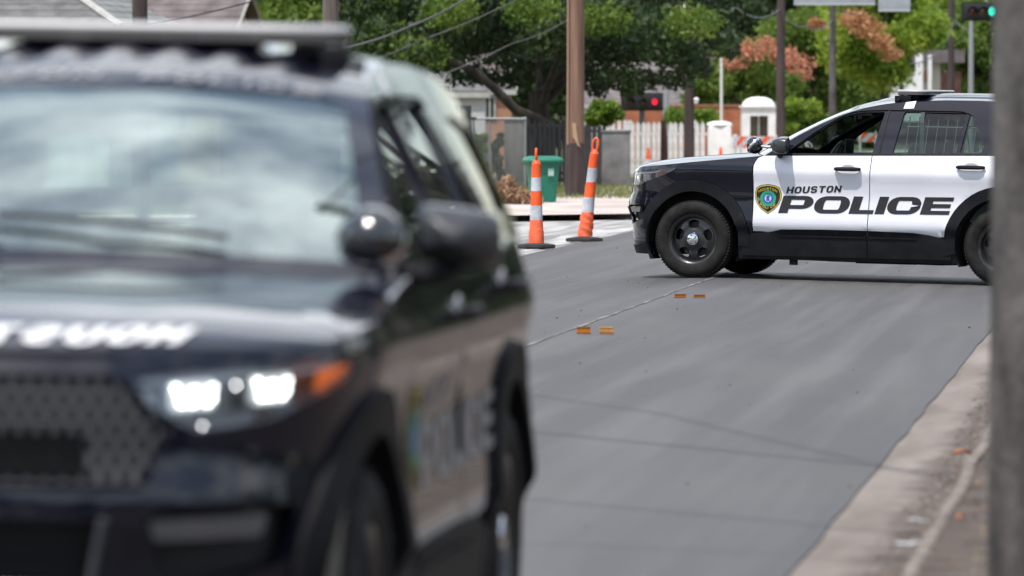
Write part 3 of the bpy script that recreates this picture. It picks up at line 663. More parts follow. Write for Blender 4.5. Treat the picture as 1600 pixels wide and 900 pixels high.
# ================================================================ ground and street
F_PX = 9600.0; HZ = 175.0
def P(px, py, d): return Vector(((px-800)/F_PX*d, d, CAM_H-(py-HZ)/F_PX*d))
def G(px, py, z=0.0):
    d = (CAM_H-z)*F_PX/(py-HZ); return Vector(((px-800)/F_PX*d, d, z))
def ppm(d): return F_PX/d
AL = math.radians(6.08); CA, SA = math.cos(AL), math.sin(AL)
def RF(u, v, z=0): return Vector((-1.345+u*SA+v*CA, u*CA-v*SA, z))
def rz(v): return -.02*abs(v+3)
def strip(name, us, vs, zf, m, kind='structure', wob=0, seed=1):
    r = random.Random(seed); b = MB(); nu, nv = len(us), len(vs)
    for u in us:
        for j, v in enumerate(vs):
            w = (r.uniform(-wob, wob) if j in (0, nv-1) else 0); b.v.append(tuple(RF(u, v+w, zf(v))))
    for i in range(nu-1):
        for j in range(nv-1): b.f.append((i*nv+j, i*nv+j+1, (i+1)*nv+j+1, (i+1)*nv+j)); b.mi.append(0)
    return tag(b.build(name, m, smooth=False, recalc=False), kind=kind)
asphalt = mat('asphalt', (.043, .0415, .0435), .68, var=.2, vscale=.7, bump=.28, bscale=160, col2=(.067, .0645, .067), detail=9, rot=AL, stretch=(1.4, .09, 1), spec=.45, rvar=.10)
# finer marks in the asphalt: streaks along the paving and pale aggregate flecks
def enrich_asphalt(m, fleck=(.12, .12, .13)):
    t = m.node_tree; b = t.nodes['Principled BSDF']; src = b.inputs['Base Color'].links[0].from_socket
    tcn = t.nodes.new('ShaderNodeTexCoord'); mp1 = t.nodes.new('ShaderNodeMapping'); mp1.vector_type = 'TEXTURE'; mp1.inputs['Rotation'].default_value = (0, 0, -AL); mp1.inputs['Scale'].default_value = (1/2.4, 1/.07, 1)
    n1 = t.nodes.new('ShaderNodeTexNoise'); n1.inputs['Scale'].default_value = 1.6; n1.inputs['Detail'].default_value = 7
    mp2 = t.nodes.new('ShaderNodeMapping'); mp2.vector_type = 'TEXTURE'; mp2.inputs['Rotation'].default_value = (0, 0, -AL); mp2.inputs['Scale'].default_value = (1/.55, 1/.16, 1)
    n3 = t.nodes.new('ShaderNodeTexNoise'); n3.inputs['Scale'].default_value = .9; n3.inputs['Detail'].default_value = 6
    n2 = t.nodes.new('ShaderNodeTexNoise'); n2.inputs['Scale'].default_value = 95; n2.inputs['Detail'].default_value = 3
    for mpp, n in ((mp1, n1), (mp2, n3)): t.links.new(tcn.outputs['Object'], mpp.inputs[0]); t.links.new(mpp.outputs[0], n.inputs['Vector'])
    t.links.new(tcn.outputs['Object'], n2.inputs['Vector'])
    cur = src
    for n, lo, hi, colr, fac in ((n1, .45, .7, (.112, .107, .107), .55), (n3, .50, .74, (.100, .091, .078), .5), (n2, .60, .72, fleck, .55)):
        mr = t.nodes.new('ShaderNodeMapRange'); mr.inputs['From Min'].default_value = lo; mr.inputs['From Max'].default_value = hi; mr.inputs['To Max'].default_value = fac
        t.links.new(n.outputs['Fac'], mr.inputs['Value']); mxn = t.nodes.new('ShaderNodeMix'); mxn.data_type = 'RGBA'; mxn.inputs['B'].default_value = (*colr, 1)
        t.links.new(mr.outputs['Result'], mxn.inputs['Factor']); t.links.new(cur, mxn.inputs['A']); cur = mxn.outputs['Result']
    t.links.new(cur, b.inputs['Base Color'])
enrich_asphalt(asphalt)
old_road = mat('old_pavement', (.17, .165, .165), .9, var=.4, vscale=1.2, col2=(.36, .345, .33), detail=6, rot=AL, stretch=(1.3, .10, 1), bump=.2, bscale=30, low=.42, high=.58)
concrete = mat('gutter_concrete', (.125, .102, .086), .9, var=.2, vscale=3, col2=(.215, .185, .163), bump=.08, bscale=60, detail=9, rot=AL, stretch=(1.2, .14, 1))
kerb_mat = mat('kerb_concrete', (.10, .080, .066), .92, var=.25, vscale=6, col2=(.22, .185, .16), bump=.4, bscale=50, detail=8)
walk_mat = mat('sidewalk_concrete', (.36, .30, .27), .9, var=.2, vscale=.8, col2=(.50, .43, .39), bump=.2, bscale=30, detail=8, stretch=(1, .3, 1))
dirt_mat = mat('verge_dirt', (.035, .026, .020), .95, var=.4, vscale=4, col2=(.095, .070, .055), bump=.6, bscale=40, detail=9)
dirt_mat2 = mat('gutter_dirt', (.06, .048, .042), .95, var=.4, vscale=8, col2=(.14, .112, .10), bump=.6, bscale=60, detail=9)
ground_mat = mat('ground_grass', (.07, .085, .035), .95, var=.4, vscale=.5, col2=(.20, .17, .10), bump=.4, bscale=8, detail=8)
# dirt drifted against the kerb: a soft ragged margin in the concrete's own colour
def dirt_margin(m):
    t = m.node_tree; b = t.nodes['Principled BSDF']; src = b.inputs['Base Color'].links[0].from_socket
    tcn = t.nodes.new('ShaderNodeTexCoord'); dt = t.nodes.new('ShaderNodeVectorMath'); dt.operation = 'DOT_PRODUCT'; dt.inputs[1].default_value = (CA, -SA, 0)
    n = t.nodes.new('ShaderNodeTexNoise'); n.inputs['Scale'].default_value = 3.2; n.inputs['Detail'].default_value = 10; n.inputs['Roughness'].default_value = .72
    ad = t.nodes.new('ShaderNodeMath'); ad.operation = 'MULTIPLY_ADD'; ad.inputs[1].default_value = .50; mr = t.nodes.new('ShaderNodeMapRange'); mr.inputs['From Min'].default_value = -1.345*CA+.42; mr.inputs['From Max'].default_value = -1.345*CA+.56
    t.links.new(tcn.outputs['Object'], dt.inputs[0]); t.links.new(tcn.outputs['Object'], n.inputs['Vector']); t.links.new(n.outputs['Fac'], ad.inputs[0]); t.links.new(dt.outputs['Value'], ad.inputs[2]); t.links.new(ad.outputs[0], mr.inputs['Value'])
    mxn = t.nodes.new('ShaderNodeMix'); mxn.data_type = 'RGBA'; mxn.inputs['B'].default_value = (.068, .052, .043, 1); t.links.new(mr.outputs['Result'], mxn.inputs['Factor']); t.links.new(src, mxn.inputs['A']); t.links.new(mxn.outputs['Result'], b.inputs['Base Color'])
dirt_margin(concrete)
us = [-60+2*k for k in range(0, 20)]+[-20+1.0*k for k in range(140)]+[120+10*k for k in range(50)]
strip('road', us, [-6.1, -5, -4, -3.3, -3, -2.7, -2, -1, 0], rz, asphalt, wob=.012)
strip('gutter', [-60, 0, 30, 60, 100, 300], [-.1, .45], lambda v: -.068, concrete)
# main ground sheet, out to the horizon
b = MB(); b.add([(-1500, -600, -.16), (1500, -600, -.16), (1500, 2600, -.16), (-1500, 2600, -.16)], [(0, 1, 2, 3)]); tag(b.build('ground', ground_mat, smooth=False), kind='structure')
# side street on the left with its kerb return, apron and yard
KL = [(-60, 84), (-25, 88.2), (-12, 90), (-5, 91.6), (-2.5, 92.7), (-.58, 94.4), (.7, 96.2), (1.9, 98.9), (3.0, 104)] + [tuple(RF(u, -7.15).xy) for u in (115, 125, 160, 260)]
def catm(pts, n=5):
    o = []
    for i in range(len(pts)-1):
        p0, p1, p2, p3 = Vector(pts[max(i-1, 0)]), Vector(pts[i]), Vector(pts[i+1]), Vector(pts[min(i+2, len(pts)-1)])
        for k in range(n):
            t = k/n; o.append(tuple(.5*((2*p1)+(p2-p0)*t+(2*p0-5*p1+4*p2-p3)*t*t+(3*p1-p0-3*p2+p3)*t**3)))
    o.append(tuple(pts[-1])); return o
KS = catm(KL)
def offs(line, d):
    o = []
    for i, p in enumerate(line):
        a, c = Vector(line[max(i-1, 0)]), Vector(line[min(i+1, len(line)-1)]); t = (c-a).normalized(); o.append((p[0]-t.y*d, p[1]+t.x*d))
    return o
def ribbon_ground(name, line, profile, m, kind='structure'):
    """profile: list of (offset to the left of the line, z)"""
    b = MB(); n = len(line); Ls = [offs(line, d) for d, z in profile]
    for j, (d, z) in enumerate(profile): b.v += [(x, y, z) for x, y in Ls[j]]
    for j in range(len(profile)-1):
        for i in range(n-1): b.f.append((j*n+i, j*n+i+1, (j+1)*n+i+1, (j+1)*n+i)); b.mi.append(0)
    return tag(b.build(name, m, angle=50), kind=kind)
b = MB()
line = KS; rp_ = [tuple(RF(u, -6.05).xy) for u in np.interp(np.linspace(0, 1, len(line)), [0, .6, 1], [-45, 100, 265])]
b.v = [(x, y, -.078) for x, y in line]+[(x, y, -.078) for x, y in rp_]; n = len(line)
b.f = [(i, n+i, n+i+1, i+1) for i in range(n-1)]; b.mi = [0]*(n-1)
tag(b.build('side_street', old_road, smooth=False), kind='structure')
ribbon_ground('left_kerb', KS, [(0, -.09), (.0, .0), (.03, .02), (.15, .022), (.151, -.1)], kerb_mat)
ribbon_ground('sidewalk', KS, [(.151, .012), (1.5, .014), (3.2, .016)], walk_mat)
ribbon_ground('yard', KS, [(3.2, .008), (6, .01), (14, .012), (60, .0)], ground_mat)
# driveway apron that crosses the verge to the pickup corner
b = MB(); b.v = [tuple(G(px, py, .0)) for px, py in ((600, 342), (990, 336), (1040, 318), (1010, 306), (780, 311), (600, 316))]; b.v = [(x, y, .024) for x, y, z in b.v]; b.f = [(0, 1, 2, 3, 4, 5)]; b.mi = [0]
tag(b.build('driveway', walk_mat, smooth=False), kind='structure')
# dusty pale sweeps left by milling beside the new asphalt
dust = mat('dust_white', (.42, .41, .40), .95, var=.3, vscale=3, rot=AL, stretch=(1, .12, 1), col2=(.22, .215, .21))
for k, (v0, v1, u0, u1) in enumerate(((-6.75, -6.25, 66, 92), (-7.6, -7.2, 70, 97))):
    tag(strip('pale_stripe', [u0+(u1-u0)*i/20 for i in range(21)], [v0, (v0+v1)/2, v1], lambda v: -.073, dust, wob=.06, seed=k+5), kind='structure')
# centre joint
joint = mat('joint_line', (.085, .084, .086), .85, var=.4, vscale=2, col2=(.21, .207, .20), low=.42, high=.62)
strip('centre_joint', [10+.6*k for k in range(170)], [-3.022, -2.996], lambda v: .0045, joint, wob=.012, seed=9)
# right kerb, dirt in the gutter, verge
kb = MB(); prof = [(.43, -.10), (.435, .0), (.448, .018), (.478, .021), (.492, .010), (.495, -.1)]
n = len(prof); uu = [0+.8*k for k in range(0, 150)]; rr = random.Random(4)
for u in uu:
    wv = rr.uniform(-.012, .012)
    kb.v += [tuple(RF(u, v+wv, z+rr.uniform(-.006, .006))) for v, z in prof]
for i in range(len(uu)-1):
    for j in range(n-1): kb.f.append((i*n+j, i*n+j+1, (i+1)*n+j+1, (i+1)*n+j)); kb.mi.append(0)
tag(kb.build('kerb', kerb_mat, angle=50), kind='structure')
b = MB(); rr = random.Random(11); n = 0; uu = [6+.16*k for k in range(560)]; ph = 0
for u in uu:
    inner = .395+.012*math.sin(u*.9)+.01*math.sin(u*2.3+1)+rr.uniform(-.008, .008)
    for v, z in ((inner, -.0675), (inner+.012, -.058), (.425, -.040), (.438, -.022)): b.v.append(tuple(RF(u, v, z+(rr.uniform(-.005, .008) if v > inner else 0))))
for i in range(len(uu)-1):
    for j in range(3): b.f.append((i*4+j, i*4+j+1, (i+1)*4+j+1, (i+1)*4+j)); b.mi.append(0)
tag(b.build('gutter_dirt', dirt_mat2), kind='structure')
strip('verge', [-60+3*k for k in range(80)], [.488, 1.0, 2.2, 5, 12, 40], lambda v: .006+.01*min(1, max(0, v-.6)), dirt_mat)
# scattered stones (uncountable)
def rocks(name, n, place, smin, smax, m, seed, kind='stuff'):
    r = random.Random(seed); b = MB(); base = [(1, 0, 0), (0, 1, 0), (-1, 0, 0), (0, -1, 0), (0, 0, 1), (0, 0, -.4)]
    fs = [(0, 1, 4), (1, 2, 4), (2, 3, 4), (3, 0, 4), (1, 0, 5), (2, 1, 5), (3, 2, 5), (0, 3, 5)]
    for _ in range(n):
        p = place(r); s = smin+(smax-smin)*r.random()**3; a = r.random()*6; vs = []
        for x, y, z in base:
            x, y, z = x*r.uniform(.6, 1.3), y*r.uniform(.6, 1.3), z*r.uniform(.5, .9)
            vs.append((p[0]+s*(x*math.cos(a)-y*math.sin(a)), p[1]+s*(x*math.sin(a)+y*math.cos(a)), p[2]+s*z))
        b.add(vs, fs)
    return tag(b.build(name, m, smooth=False), kind=kind)
stone = mat('stone_chips', (.09, .075, .065), .9, var=.5, vscale=30, col2=(.26, .225, .20))
darkstone = mat('dark_chips', (.02, .02, .02), .9)
rocks('gravel', 5200, lambda r: RF(8+r.random()**1.3*50, (v := min(.44, .26+abs(r.gauss(.11, .06)))), -.066 if v < .40 else -.045), .003, .016, stone, 3)
rocks('loose_chips', 260, lambda r: (lambda u, v: RF(u, v, rz(v)+.004))(22+r.random()*60, -5.8+r.random()*5.8), .004, .012, darkstone, 5)
rocks('verge_stones', 1600, lambda r: RF(8+r.random()*40, .62+r.random()*1.6, .012), .004, .02, stone, 8)
litter_m = mat('leaf_litter', (.10, .05, .02), .9, var=.6, vscale=40, col2=(.30, .16, .07))
def litter(name, n, place, s, seed):
    r = random.Random(seed); b = MB()
    for _ in range(n):
        p = place(r); a = r.random()*6; q = s*(.5+r.random()); c_, s_ = math.cos(a)*q, math.sin(a)*q
        b.add([(p[0]-c_, p[1]-s_, p[2]), (p[0]+s_*.4, p[1]-c_*.4, p[2]+q*.35), (p[0]+c_, p[1]+s_, p[2]+q*.2), (p[0]-s_*.4, p[1]+c_*.4, p[2]+q*.3)], [(0, 1, 2, 3)])
    return tag(b.build(name, litter_m, smooth=False, recalc=False), kind='stuff')
litter('leaf_litter', 420, lambda r: RF(14+r.random()*32, .22+abs(r.gauss(.14, .07)), -.060 if r.random() < .8 else -.05), .016, 12)
litter('verge_litter', 500, lambda r: RF(14+r.random()*32, .50+r.random()*.8, .020), .020, 13)
# ================================================================ vegetation
def leaf_mesh(name, centres, radii, n, size, m, parent, seed, flat=1.0, shellb=.55, origin=(0, 0, 0)):
    g = np.random.default_rng(seed); K = len(centres); C = np.array(centres); R = np.array(radii); vol = (R[:, 0]*R[:, 1]*R[:, 2])**.75; pk = vol/vol.sum()
    idx = g.choice(K, n, p=pk); d = g.normal(size=(n, 3)); d /= np.linalg.norm(d, axis=1)[:, None]; rad = shellb+(1-shellb)*g.random(n)**.6; rad *= np.where(g.random(n) < .25, g.random(n), 1)
    pos = C[idx]+d*R[idx]*rad[:, None]*(1+.16*g.normal(size=n))[:, None]
    pos -= np.array(origin)
    a = g.normal(size=(n, 3)); a[:, 2] *= .6; a += d*.5; a /= np.linalg.norm(a, axis=1)[:, None]
    up = np.cross(a, g.normal(size=(n, 3))); up /= np.linalg.norm(up, axis=1)[:, None]; w = np.cross(a, up)
    s = size*(.55+.9*g.random(n))[:, None]
    q = np.stack([pos-up*s, pos+w*s*.45+a*s*.12, pos+up*s, pos-w*s*.45+a*s*.12], 1).reshape(-1, 3)
    me = bpy.data.meshes.new(name); me.vertices.add(4*n); me.vertices.foreach_set('co', q.ravel().astype(np.float32))
    me.loops.add(4*n); me.loops.foreach_set('vertex_index', np.arange(4*n, dtype=np.int32)); me.polygons.add(n); me.polygons.foreach_set('loop_start', np.arange(0, 4*n, 4, dtype=np.int32))
    me.update(); me.materials.append(m); o = bpy.data.objects.new(name, me); COL.objects.link(o); o.parent = parent; return o
bark = mat('bark', (.030, .026, .022), .95, var=.4, vscale=4, bump=.8, bscale=12, col2=(.075, .065, .055), stretch=(1, 1, .25))
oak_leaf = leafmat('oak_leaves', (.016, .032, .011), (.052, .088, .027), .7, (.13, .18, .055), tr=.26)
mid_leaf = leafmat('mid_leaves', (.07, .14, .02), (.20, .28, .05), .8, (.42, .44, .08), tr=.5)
lime_leaf = leafmat('lime_leaves', (.12, .22, .02), (.36, .45, .06), .9, (.56, .50, .09), tr=.5)
dark_leaf = leafmat('dark_leaves', (.02, .038, .012), (.05, .08, .022), .8)
pink_leaf = leafmat('pink_blossom', (.52, .17, .10), (.58, .32, .20), 3)
rust_leaf = leafmat('rust_leaves', (.36, .17, .07), (.55, .30, .15), 3)
hedge_leaf = leafmat('hedge_leaves', (.08, .15, .012), (.18, .28, .03), 3)
def crown_clumps(c, R, K, cr, seed, hole=0.0, zlo=-1):
    r = random.Random(seed); o = []; rad = []
    while len(o) < K:
        d = Vector((r.gauss(0, 1), r.gauss(0, 1), r.gauss(0, 1))).normalized(); q = (.45+.55*r.random()**.5)
        if d.z < zlo: continue
        o.append((c[0]+d.x*R[0]*q, c[1]+d.y*R[1]*q, c[2]+d.z*R[2]*q)); s = cr*(.6+.8*r.random()); rad.append((s, s, s*.7))
    return o, rad
def tree(name, label, cat, base, h_tr, r_tr, cc, cR, K, cr, nleaf, lsize, lm, seed, group=None, extra=(), limbs=None, accents=(), zlo=-1):
    root = empty(name, (base[0], base[1], 0), label=label, cat=cat, group=group)
    r = random.Random(seed); cl, rad = crown_clumps(cc, cR, K, cr, seed, zlo=zlo)
    for e in extra: cl.append(e[0]); rad.append(e[1])
    b = MB(); B = Vector((base[0], base[1], 0)); T = Vector((base[0]+r.uniform(-.2, .2), base[1], h_tr))
    pts = [Vector((0, 0, -.1))]+[(T-B)*t+Vector((r.uniform(-.05, .05), 0, 0)) for t in (.25, .5, .75, 1)]; b.tube(pts, [r_tr*1.35, r_tr*1.05, r_tr*.95, r_tr*.9, r_tr*.8], 10)
    b.build('trunk', bark, root)
    tg = limbs or [cl[i] for i in r.sample(range(len(cl)), min(8, len(cl)))]
    for q in tg:
        q = Vector(q)-B; s = Vector(T-B)*r.uniform(.75, 1); mid = s.lerp(q, .5)+Vector((r.uniform(-.3, .3), r.uniform(-.3, .3), r.uniform(-.1, .4)))
        lb_ = MB(); L_ = (q-s).length; lb_.tube([s, s.lerp(mid, .5)+Vector((0, 0, .05)), mid, mid.lerp(q, .6), q], [r_tr*.42, r_tr*.32, r_tr*.24, r_tr*.16, r_tr*.08], 7); lb_.build('limb', bark, root)
    org = (base[0], base[1], 0)
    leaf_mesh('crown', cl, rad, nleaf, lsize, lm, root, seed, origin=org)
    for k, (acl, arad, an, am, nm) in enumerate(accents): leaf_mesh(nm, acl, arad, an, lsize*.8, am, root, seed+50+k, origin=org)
    return root
def atp(px, py, d, rx, ry=None, rz_=None):
    s = ppm(d); p = P(px, py, d); return (tuple(p), (rx/s, (ry or rx)/s, (rz_ or rx)/s))
# the big oak over the left corner
d = 142; ex = [atp(*a) for a in ((600, 60, 138, 60, 70, 35), (560, 20, 140, 50, 70, 30), (655, 85, 137, 45, 60, 25), (960, 75, 140, 60, 70, 40), (1040, 60, 138, 60, 70, 45), (1110, 40, 141, 50, 70, 40), (1010, 125, 139, 48, 60, 16), (960, 118, 139, 30, 60, 18), (1075, 100, 138, 45, 60, 28), (930, 120, 141, 22, 50, 26), (720, 70, 140, 50, 60, 30), (780, 50, 140, 60, 60, 40), (860, 60, 138, 60, 60, 35), (1140, 70, 140, 20, 60, 25), (700, 20, 138, 60, 60, 40), (900, 20, 138, 60, 60, 40), (860, 110, 143, 60, 50, 20), (790, 95, 143, 40, 50, 14), (640, 105, 138, 40, 60, 16), (735, 118, 144, 40, 60, 16), (795, 122, 144, 32, 60, 14), (690, 100, 140, 30, 60, 14), (590, 95, 138, 40, 60, 25), (985, 140, 139, 22, 50, 12), (1060, 125, 140, 30, 50, 16), (935, 140, 140, 14, 40, 12))]
oak = tree('oak_tree', 'big dark spreading oak with a thick leaning limb behind the green bin', 'tree', (P(850, 0, d).x, d), 2.1, .27, (P(850, 0, d).x, d, 6.2), (4.6, 4.5, 2.9), 60, 1.0, 84000, .085, oak_leaf, 21, extra=ex, zlo=-.55,
           limbs=[P(960, 50, 141), P(1050, 40, 142), P(880, 0, 140), P(800, 10, 142)],
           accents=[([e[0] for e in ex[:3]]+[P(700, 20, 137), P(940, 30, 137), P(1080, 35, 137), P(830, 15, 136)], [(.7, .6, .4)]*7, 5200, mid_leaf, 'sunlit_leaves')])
lm_ = MB(); q = [P(872, 205, 139.5), P(838, 186, 139), P(806, 172, 138.6), P(776, 142, 138.3), P(742, 112, 138), P(700, 92, 137.6), P(650, 70, 137.4)]
lm_.tube([p-Vector((oak.location.x, oak.location.y, 0)) for p in q], [.14, .125, .115, .105, .09, .075, .04], 9); lm_.build('leaning_limb', bark, oak)
def simple_tree(name, label, px, d, w_px, y_top, y_bot, lm, seed, n=15000, ls=.11, K=26, cr=.7, group='trees behind the street', accents=(), tr=.16, cat='tree', dep=None):
    s = ppm(d); X = P(px, 0, d).x; zt = CAM_H-(y_top-HZ)/s; zb = max(.5, CAM_H-(y_bot-HZ)/s); rx = w_px/2/s
    return tree(name, label, cat, (X, d), max(.4, zb+.3*(zt-zb)), tr, (X, d, (zt+zb)/2), (rx*.9, dep or rx*.9, (zt-zb)/2*.92), K, cr, n, ls, lm, seed, group, accents=accents)
TG = 'trees behind the street'
simple_tree('shade_tree', 'yellow green leafy tree behind the gable roof at upper left', 485, 160, 190, -190, 78, mid_leaf, 31, 17000, .10)
simple_tree('shade_tree', 'dark green tree filling the gap left of the brown wooden pole', 640, 178, 330, -260, 105, oak_leaf, 32, 20000, .12, cr=1.0)
def acc(lst, nm, m, n): return [([tuple(P(x, y, dd)) for x, y, dd, r in lst], [(r/ppm(dd), r/ppm(dd), .6*r/ppm(dd)) for x, y, dd, r in lst], n, m, nm)]
simple_tree('crape_myrtle', 'crape myrtle with pink blossom behind the white gatehouse', 1162, 186, 175, 62, 205, mid_leaf, 33, 17000, .08, K=34, cr=.5,
            accents=acc([(1168, 80, 184.3, 32), (1146, 100, 184.3, 22), (1246, 100, 184.3, 28), (1222, 86, 184.3, 26), (1258, 120, 184.5, 14), (1108, 90, 184, 13), (1200, 68, 184.5, 20)], 'blossom', pink_leaf, 1200), dep=1.7)
simple_tree('shade_tree', 'bright green round tree between the two slim poles right of the gatehouse', 1262, 198, 150, 10, 210, mid_leaf, 34, 18000, .10, K=30, cr=.7)
simple_tree('shade_tree', 'broad lime tree with a rusty orange patch above the patrol car roof', 1378, 194, 175, -60, 145, lime_leaf, 35, 20000, .10, K=34, cr=.7,
            accents=acc([(1356, 46, 191.6, 27), (1375, 66, 191.4, 23), (1392, 84, 191.6, 18), (1335, 30, 191.8, 26)], 'rusty_leaves', rust_leaf, 1100)+acc([(1275, 38, 191, 14)], 'rusty_leaves', rust_leaf, 500))
simple_tree('shade_tree', 'dark green tree directly left of the slim grey pole', 1322, 204, 120, 80, 215, oak_leaf, 36, 12000, .10, cr=.6)
simple_tree('shade_tree', 'dull green tree behind the lit green traffic light', 1520, 222, 190, -40, 160, mid_leaf, 37, 16000, .12, cr=.8)
simple_tree('shade_tree', 'tall dark tree above the pink blossom', 1165, 226, 200, -120, 110, oak_leaf, 38, 16000, .12, cr=.9)
simple_tree('shade_tree', 'lime tree rising behind the white and brick house', 1448, 235, 150, -70, 100, lime_leaf, 39, 14000, .11, cr=.8)
def bush(name, label, px, d, w_px, y_top, y_bot, lm, seed, n, ls, cat='bush', boxy=False):
    s = ppm(d); p = P(px, (y_top+y_bot)/2, d); root = empty(name, (p.x, p.y, 0), label=label, cat=cat)
    if boxy:
        cl = [(p.x+(k-2)*w_px/5/s, p.y, p.z) for k in range(5)]; rad = [(w_px/7/s, .4, (y_bot-y_top)/2/s)]*5
    else: cl, rad = crown_clumps(tuple(p), (w_px/2.6/s, w_px/2.6/s, (y_bot-y_top)/2.6/s), 12, w_px/6/s, seed)
    leaf_mesh('foliage', cl, rad, n, ls, lm, root, seed, origin=(p.x, p.y, 0))
    b = MB(); b.tube([(0, 0, 0), (0, 0, p.z)], .05, 6); b.build('stem', bark, root)
    return root
bush('round_bush', 'round lime green bush right of the brown wooden pole', 944, 150, 66, 154, 200, hedge_leaf, 41, 5000, .05)
bush('clipped_hedge', 'clipped bright green hedge in front of the terracotta wall', 1080, 168, 78, 170, 200, hedge_leaf, 42, 5000, .05, cat='hedge', boxy=True)
bush('leafy_bush', 'bright leafy bush beside the white gatehouse', 1245, 176, 75, 140, 225, lime_leaf, 43, 7000, .08)
bush('yard_shrub', 'dark green shrub between the board fence and the chain fence', 750, 131, 34, 188, 296, mid_leaf, 44, 5000, .05)
bush('fence_shrub', 'dark leafy shrub directly behind the chain link fence', 778, 132, 34, 192, 296, oak_leaf, 46, 5000, .05)
bush('sprouting_shrub', 'small yellow green sprouting shrub behind the chain link fence', 812, 134, 26, 185, 225, lime_leaf, 45, 900, .05)
# far wooded backdrop, reads as one mass
r = random.Random(5); cl = []; rad = []
for k in range(150):
    x = -75+150*k/149; cl.append((x+r.uniform(-1, 1), 300+r.uniform(-8, 8), r.uniform(.5, 11))); s = r.uniform(2, 3.4); rad.append((s, s, s*.9))
wd = leaf_mesh('distant_woods', cl, rad, 60000, .34, dark_leaf, None, 77); tag(wd, kind='stuff')
cl = []; rad = []
for k in range(220):
    x = -100+200*k/219; cl.append((x, 330+r.uniform(-4, 4), r.uniform(-1, 12))); rad.append((3.5, 3, 3))
wd = leaf_mesh('distant_woods', cl, rad, 60000, .6, dark_leaf, None, 78); tag(wd, kind='stuff')
# unseen leaf clumps added beyond the frame to darken horizon light and reflections
r = random.Random(15); cl = []; rad = []
for k in range(190):
    a = 2*PI*k/190
    if abs(((a+PI) % (2*PI))-PI) < math.radians(20): continue
    R_ = 58+r.uniform(-8, 8); cl.append((R_*math.sin(a), 20+R_*math.cos(a), r.uniform(1, 7.5))); s = r.uniform(2.6, 4); rad.append((s, s, s))
for k in range(90):
    a = math.radians(8.8+15*r.random()); R_ = r.uniform(98, 118); s = r.uniform(2.4, 3.6); cl.append((R_*math.sin(a)+2, R_*math.cos(a), r.uniform(1, 15))); rad.append((s, s, s))
wd = leaf_mesh('unseen_woods', cl, rad, 85000, .42, dark_leaf, None, 79); tag(wd, kind='stuff')
# unseen trees added beside and behind the viewpoint to darken paintwork reflections
for k, (x, y, s, lab) in enumerate(((11, 62, 2.2, 'unseen tall tree added beyond the right edge, behind the foreground pole'), (20, 84, 2.6, 'unseen tall tree added farther down the kerb side'), (16, 100, 2.8, 'tallest unseen tree added far down the kerb side'), (17, 48, 2.0, 'unseen tall tree added back from the kerb'), (9.5, 30, 1, 'unseen tree added past the kerb beside the parked patrol car'), (14, 52, 1.1, 'unseen tree added past the kerb level with the crossing patrol car'), (-9, -22, 1.2, 'unseen tree added behind the viewpoint across the road'), (6, -26, 1.1, 'unseen tree added behind the viewpoint on the kerb side'), (-20, 12, 1.2, 'unseen tree added left of the parked patrol car'))):
    tree('unseen_tree', lab, 'tree', (x, y), 3.2*s, .2, (x, y, 5.6*s), (2.8*s, 2.8*s, 2.2*s), 26, .9, 9000, .14, dark_leaf, 60+k, 'unseen trees added for reflections')
# unseen low shrubs added off the right of the frame to darken reflections
for k, (u_, v_, h_) in enumerate(((24, 3.6, .5), (29, 4.2, .7), (35, 3.8, .55), (42, 4.4, .8), (50, 4.0, .6), (60, 4.6, .9))):
    q = RF(u_, v_); ro = empty('unseen_shrub', (q.x, q.y, 0), label=('first', 'second', 'third', 'fourth', 'fifth', 'sixth')[k]+' unseen dark shrub added along the kerb side verge counting away from the foreground pole', cat='shrub', group='unseen kerb side shrubs added for reflections')
    cl, rad = crown_clumps((q.x, q.y, h_*.6), (1.1, 1.4, h_*.5), 9, .4, 130+k); leaf_mesh('foliage', cl, rad, 1800, .06, dark_leaf, ro, 140+k, origin=(q.x, q.y, 0))
# grass blades near the fences
def blades(name, n, place, h, m, seed):
    g = np.random.default_rng(seed); p = np.array([place(g) for _ in range(n)]); a = g.random(n)*6.28; hh = h*(.5+g.random(n)); w = hh*.12; le = g.normal(size=(n, 2))*hh[:, None]*.35
    v = np.zeros((n, 3, 3)); v[:, 0] = p; v[:, 1] = p; v[:, 0, 0] += np.cos(a)*w; v[:, 0, 1] += np.sin(a)*w; v[:, 1, 0] -= np.cos(a)*w; v[:, 1, 1] -= np.sin(a)*w; v[:, 2] = p; v[:, 2, 2] += hh; v[:, 2, :2] += le
    me = bpy.data.meshes.new(name); me.vertices.add(3*n); me.vertices.foreach_set('co', v.ravel().astype(np.float32)); me.loops.add(3*n); me.loops.foreach_set('vertex_index', np.arange(3*n, dtype=np.int32)); me.polygons.add(n); me.polygons.foreach_set('loop_start', np.arange(0, 3*n, 3, dtype=np.int32)); me.update(); me.materials.append(m)
    o = bpy.data.objects.new(name, me); COL.objects.link(o); return tag(o, kind='stuff')
grass_m = leafmat('grass_blades', (.09, .12, .03), (.24, .25, .09), 2)
blades('grass', 9000, lambda g: tuple(Vector(((g.random()*320+700-800)/F_PX*(x := 112+g.random()*22), x, .01))), .07, grass_m, 2)
blades('kerb_weeds', 500, lambda g: tuple(RF(12+g.random()*30, .62+g.random()*.9, .01)), .035, mat('dry_weed', (.22, .17, .09), .9), 3)
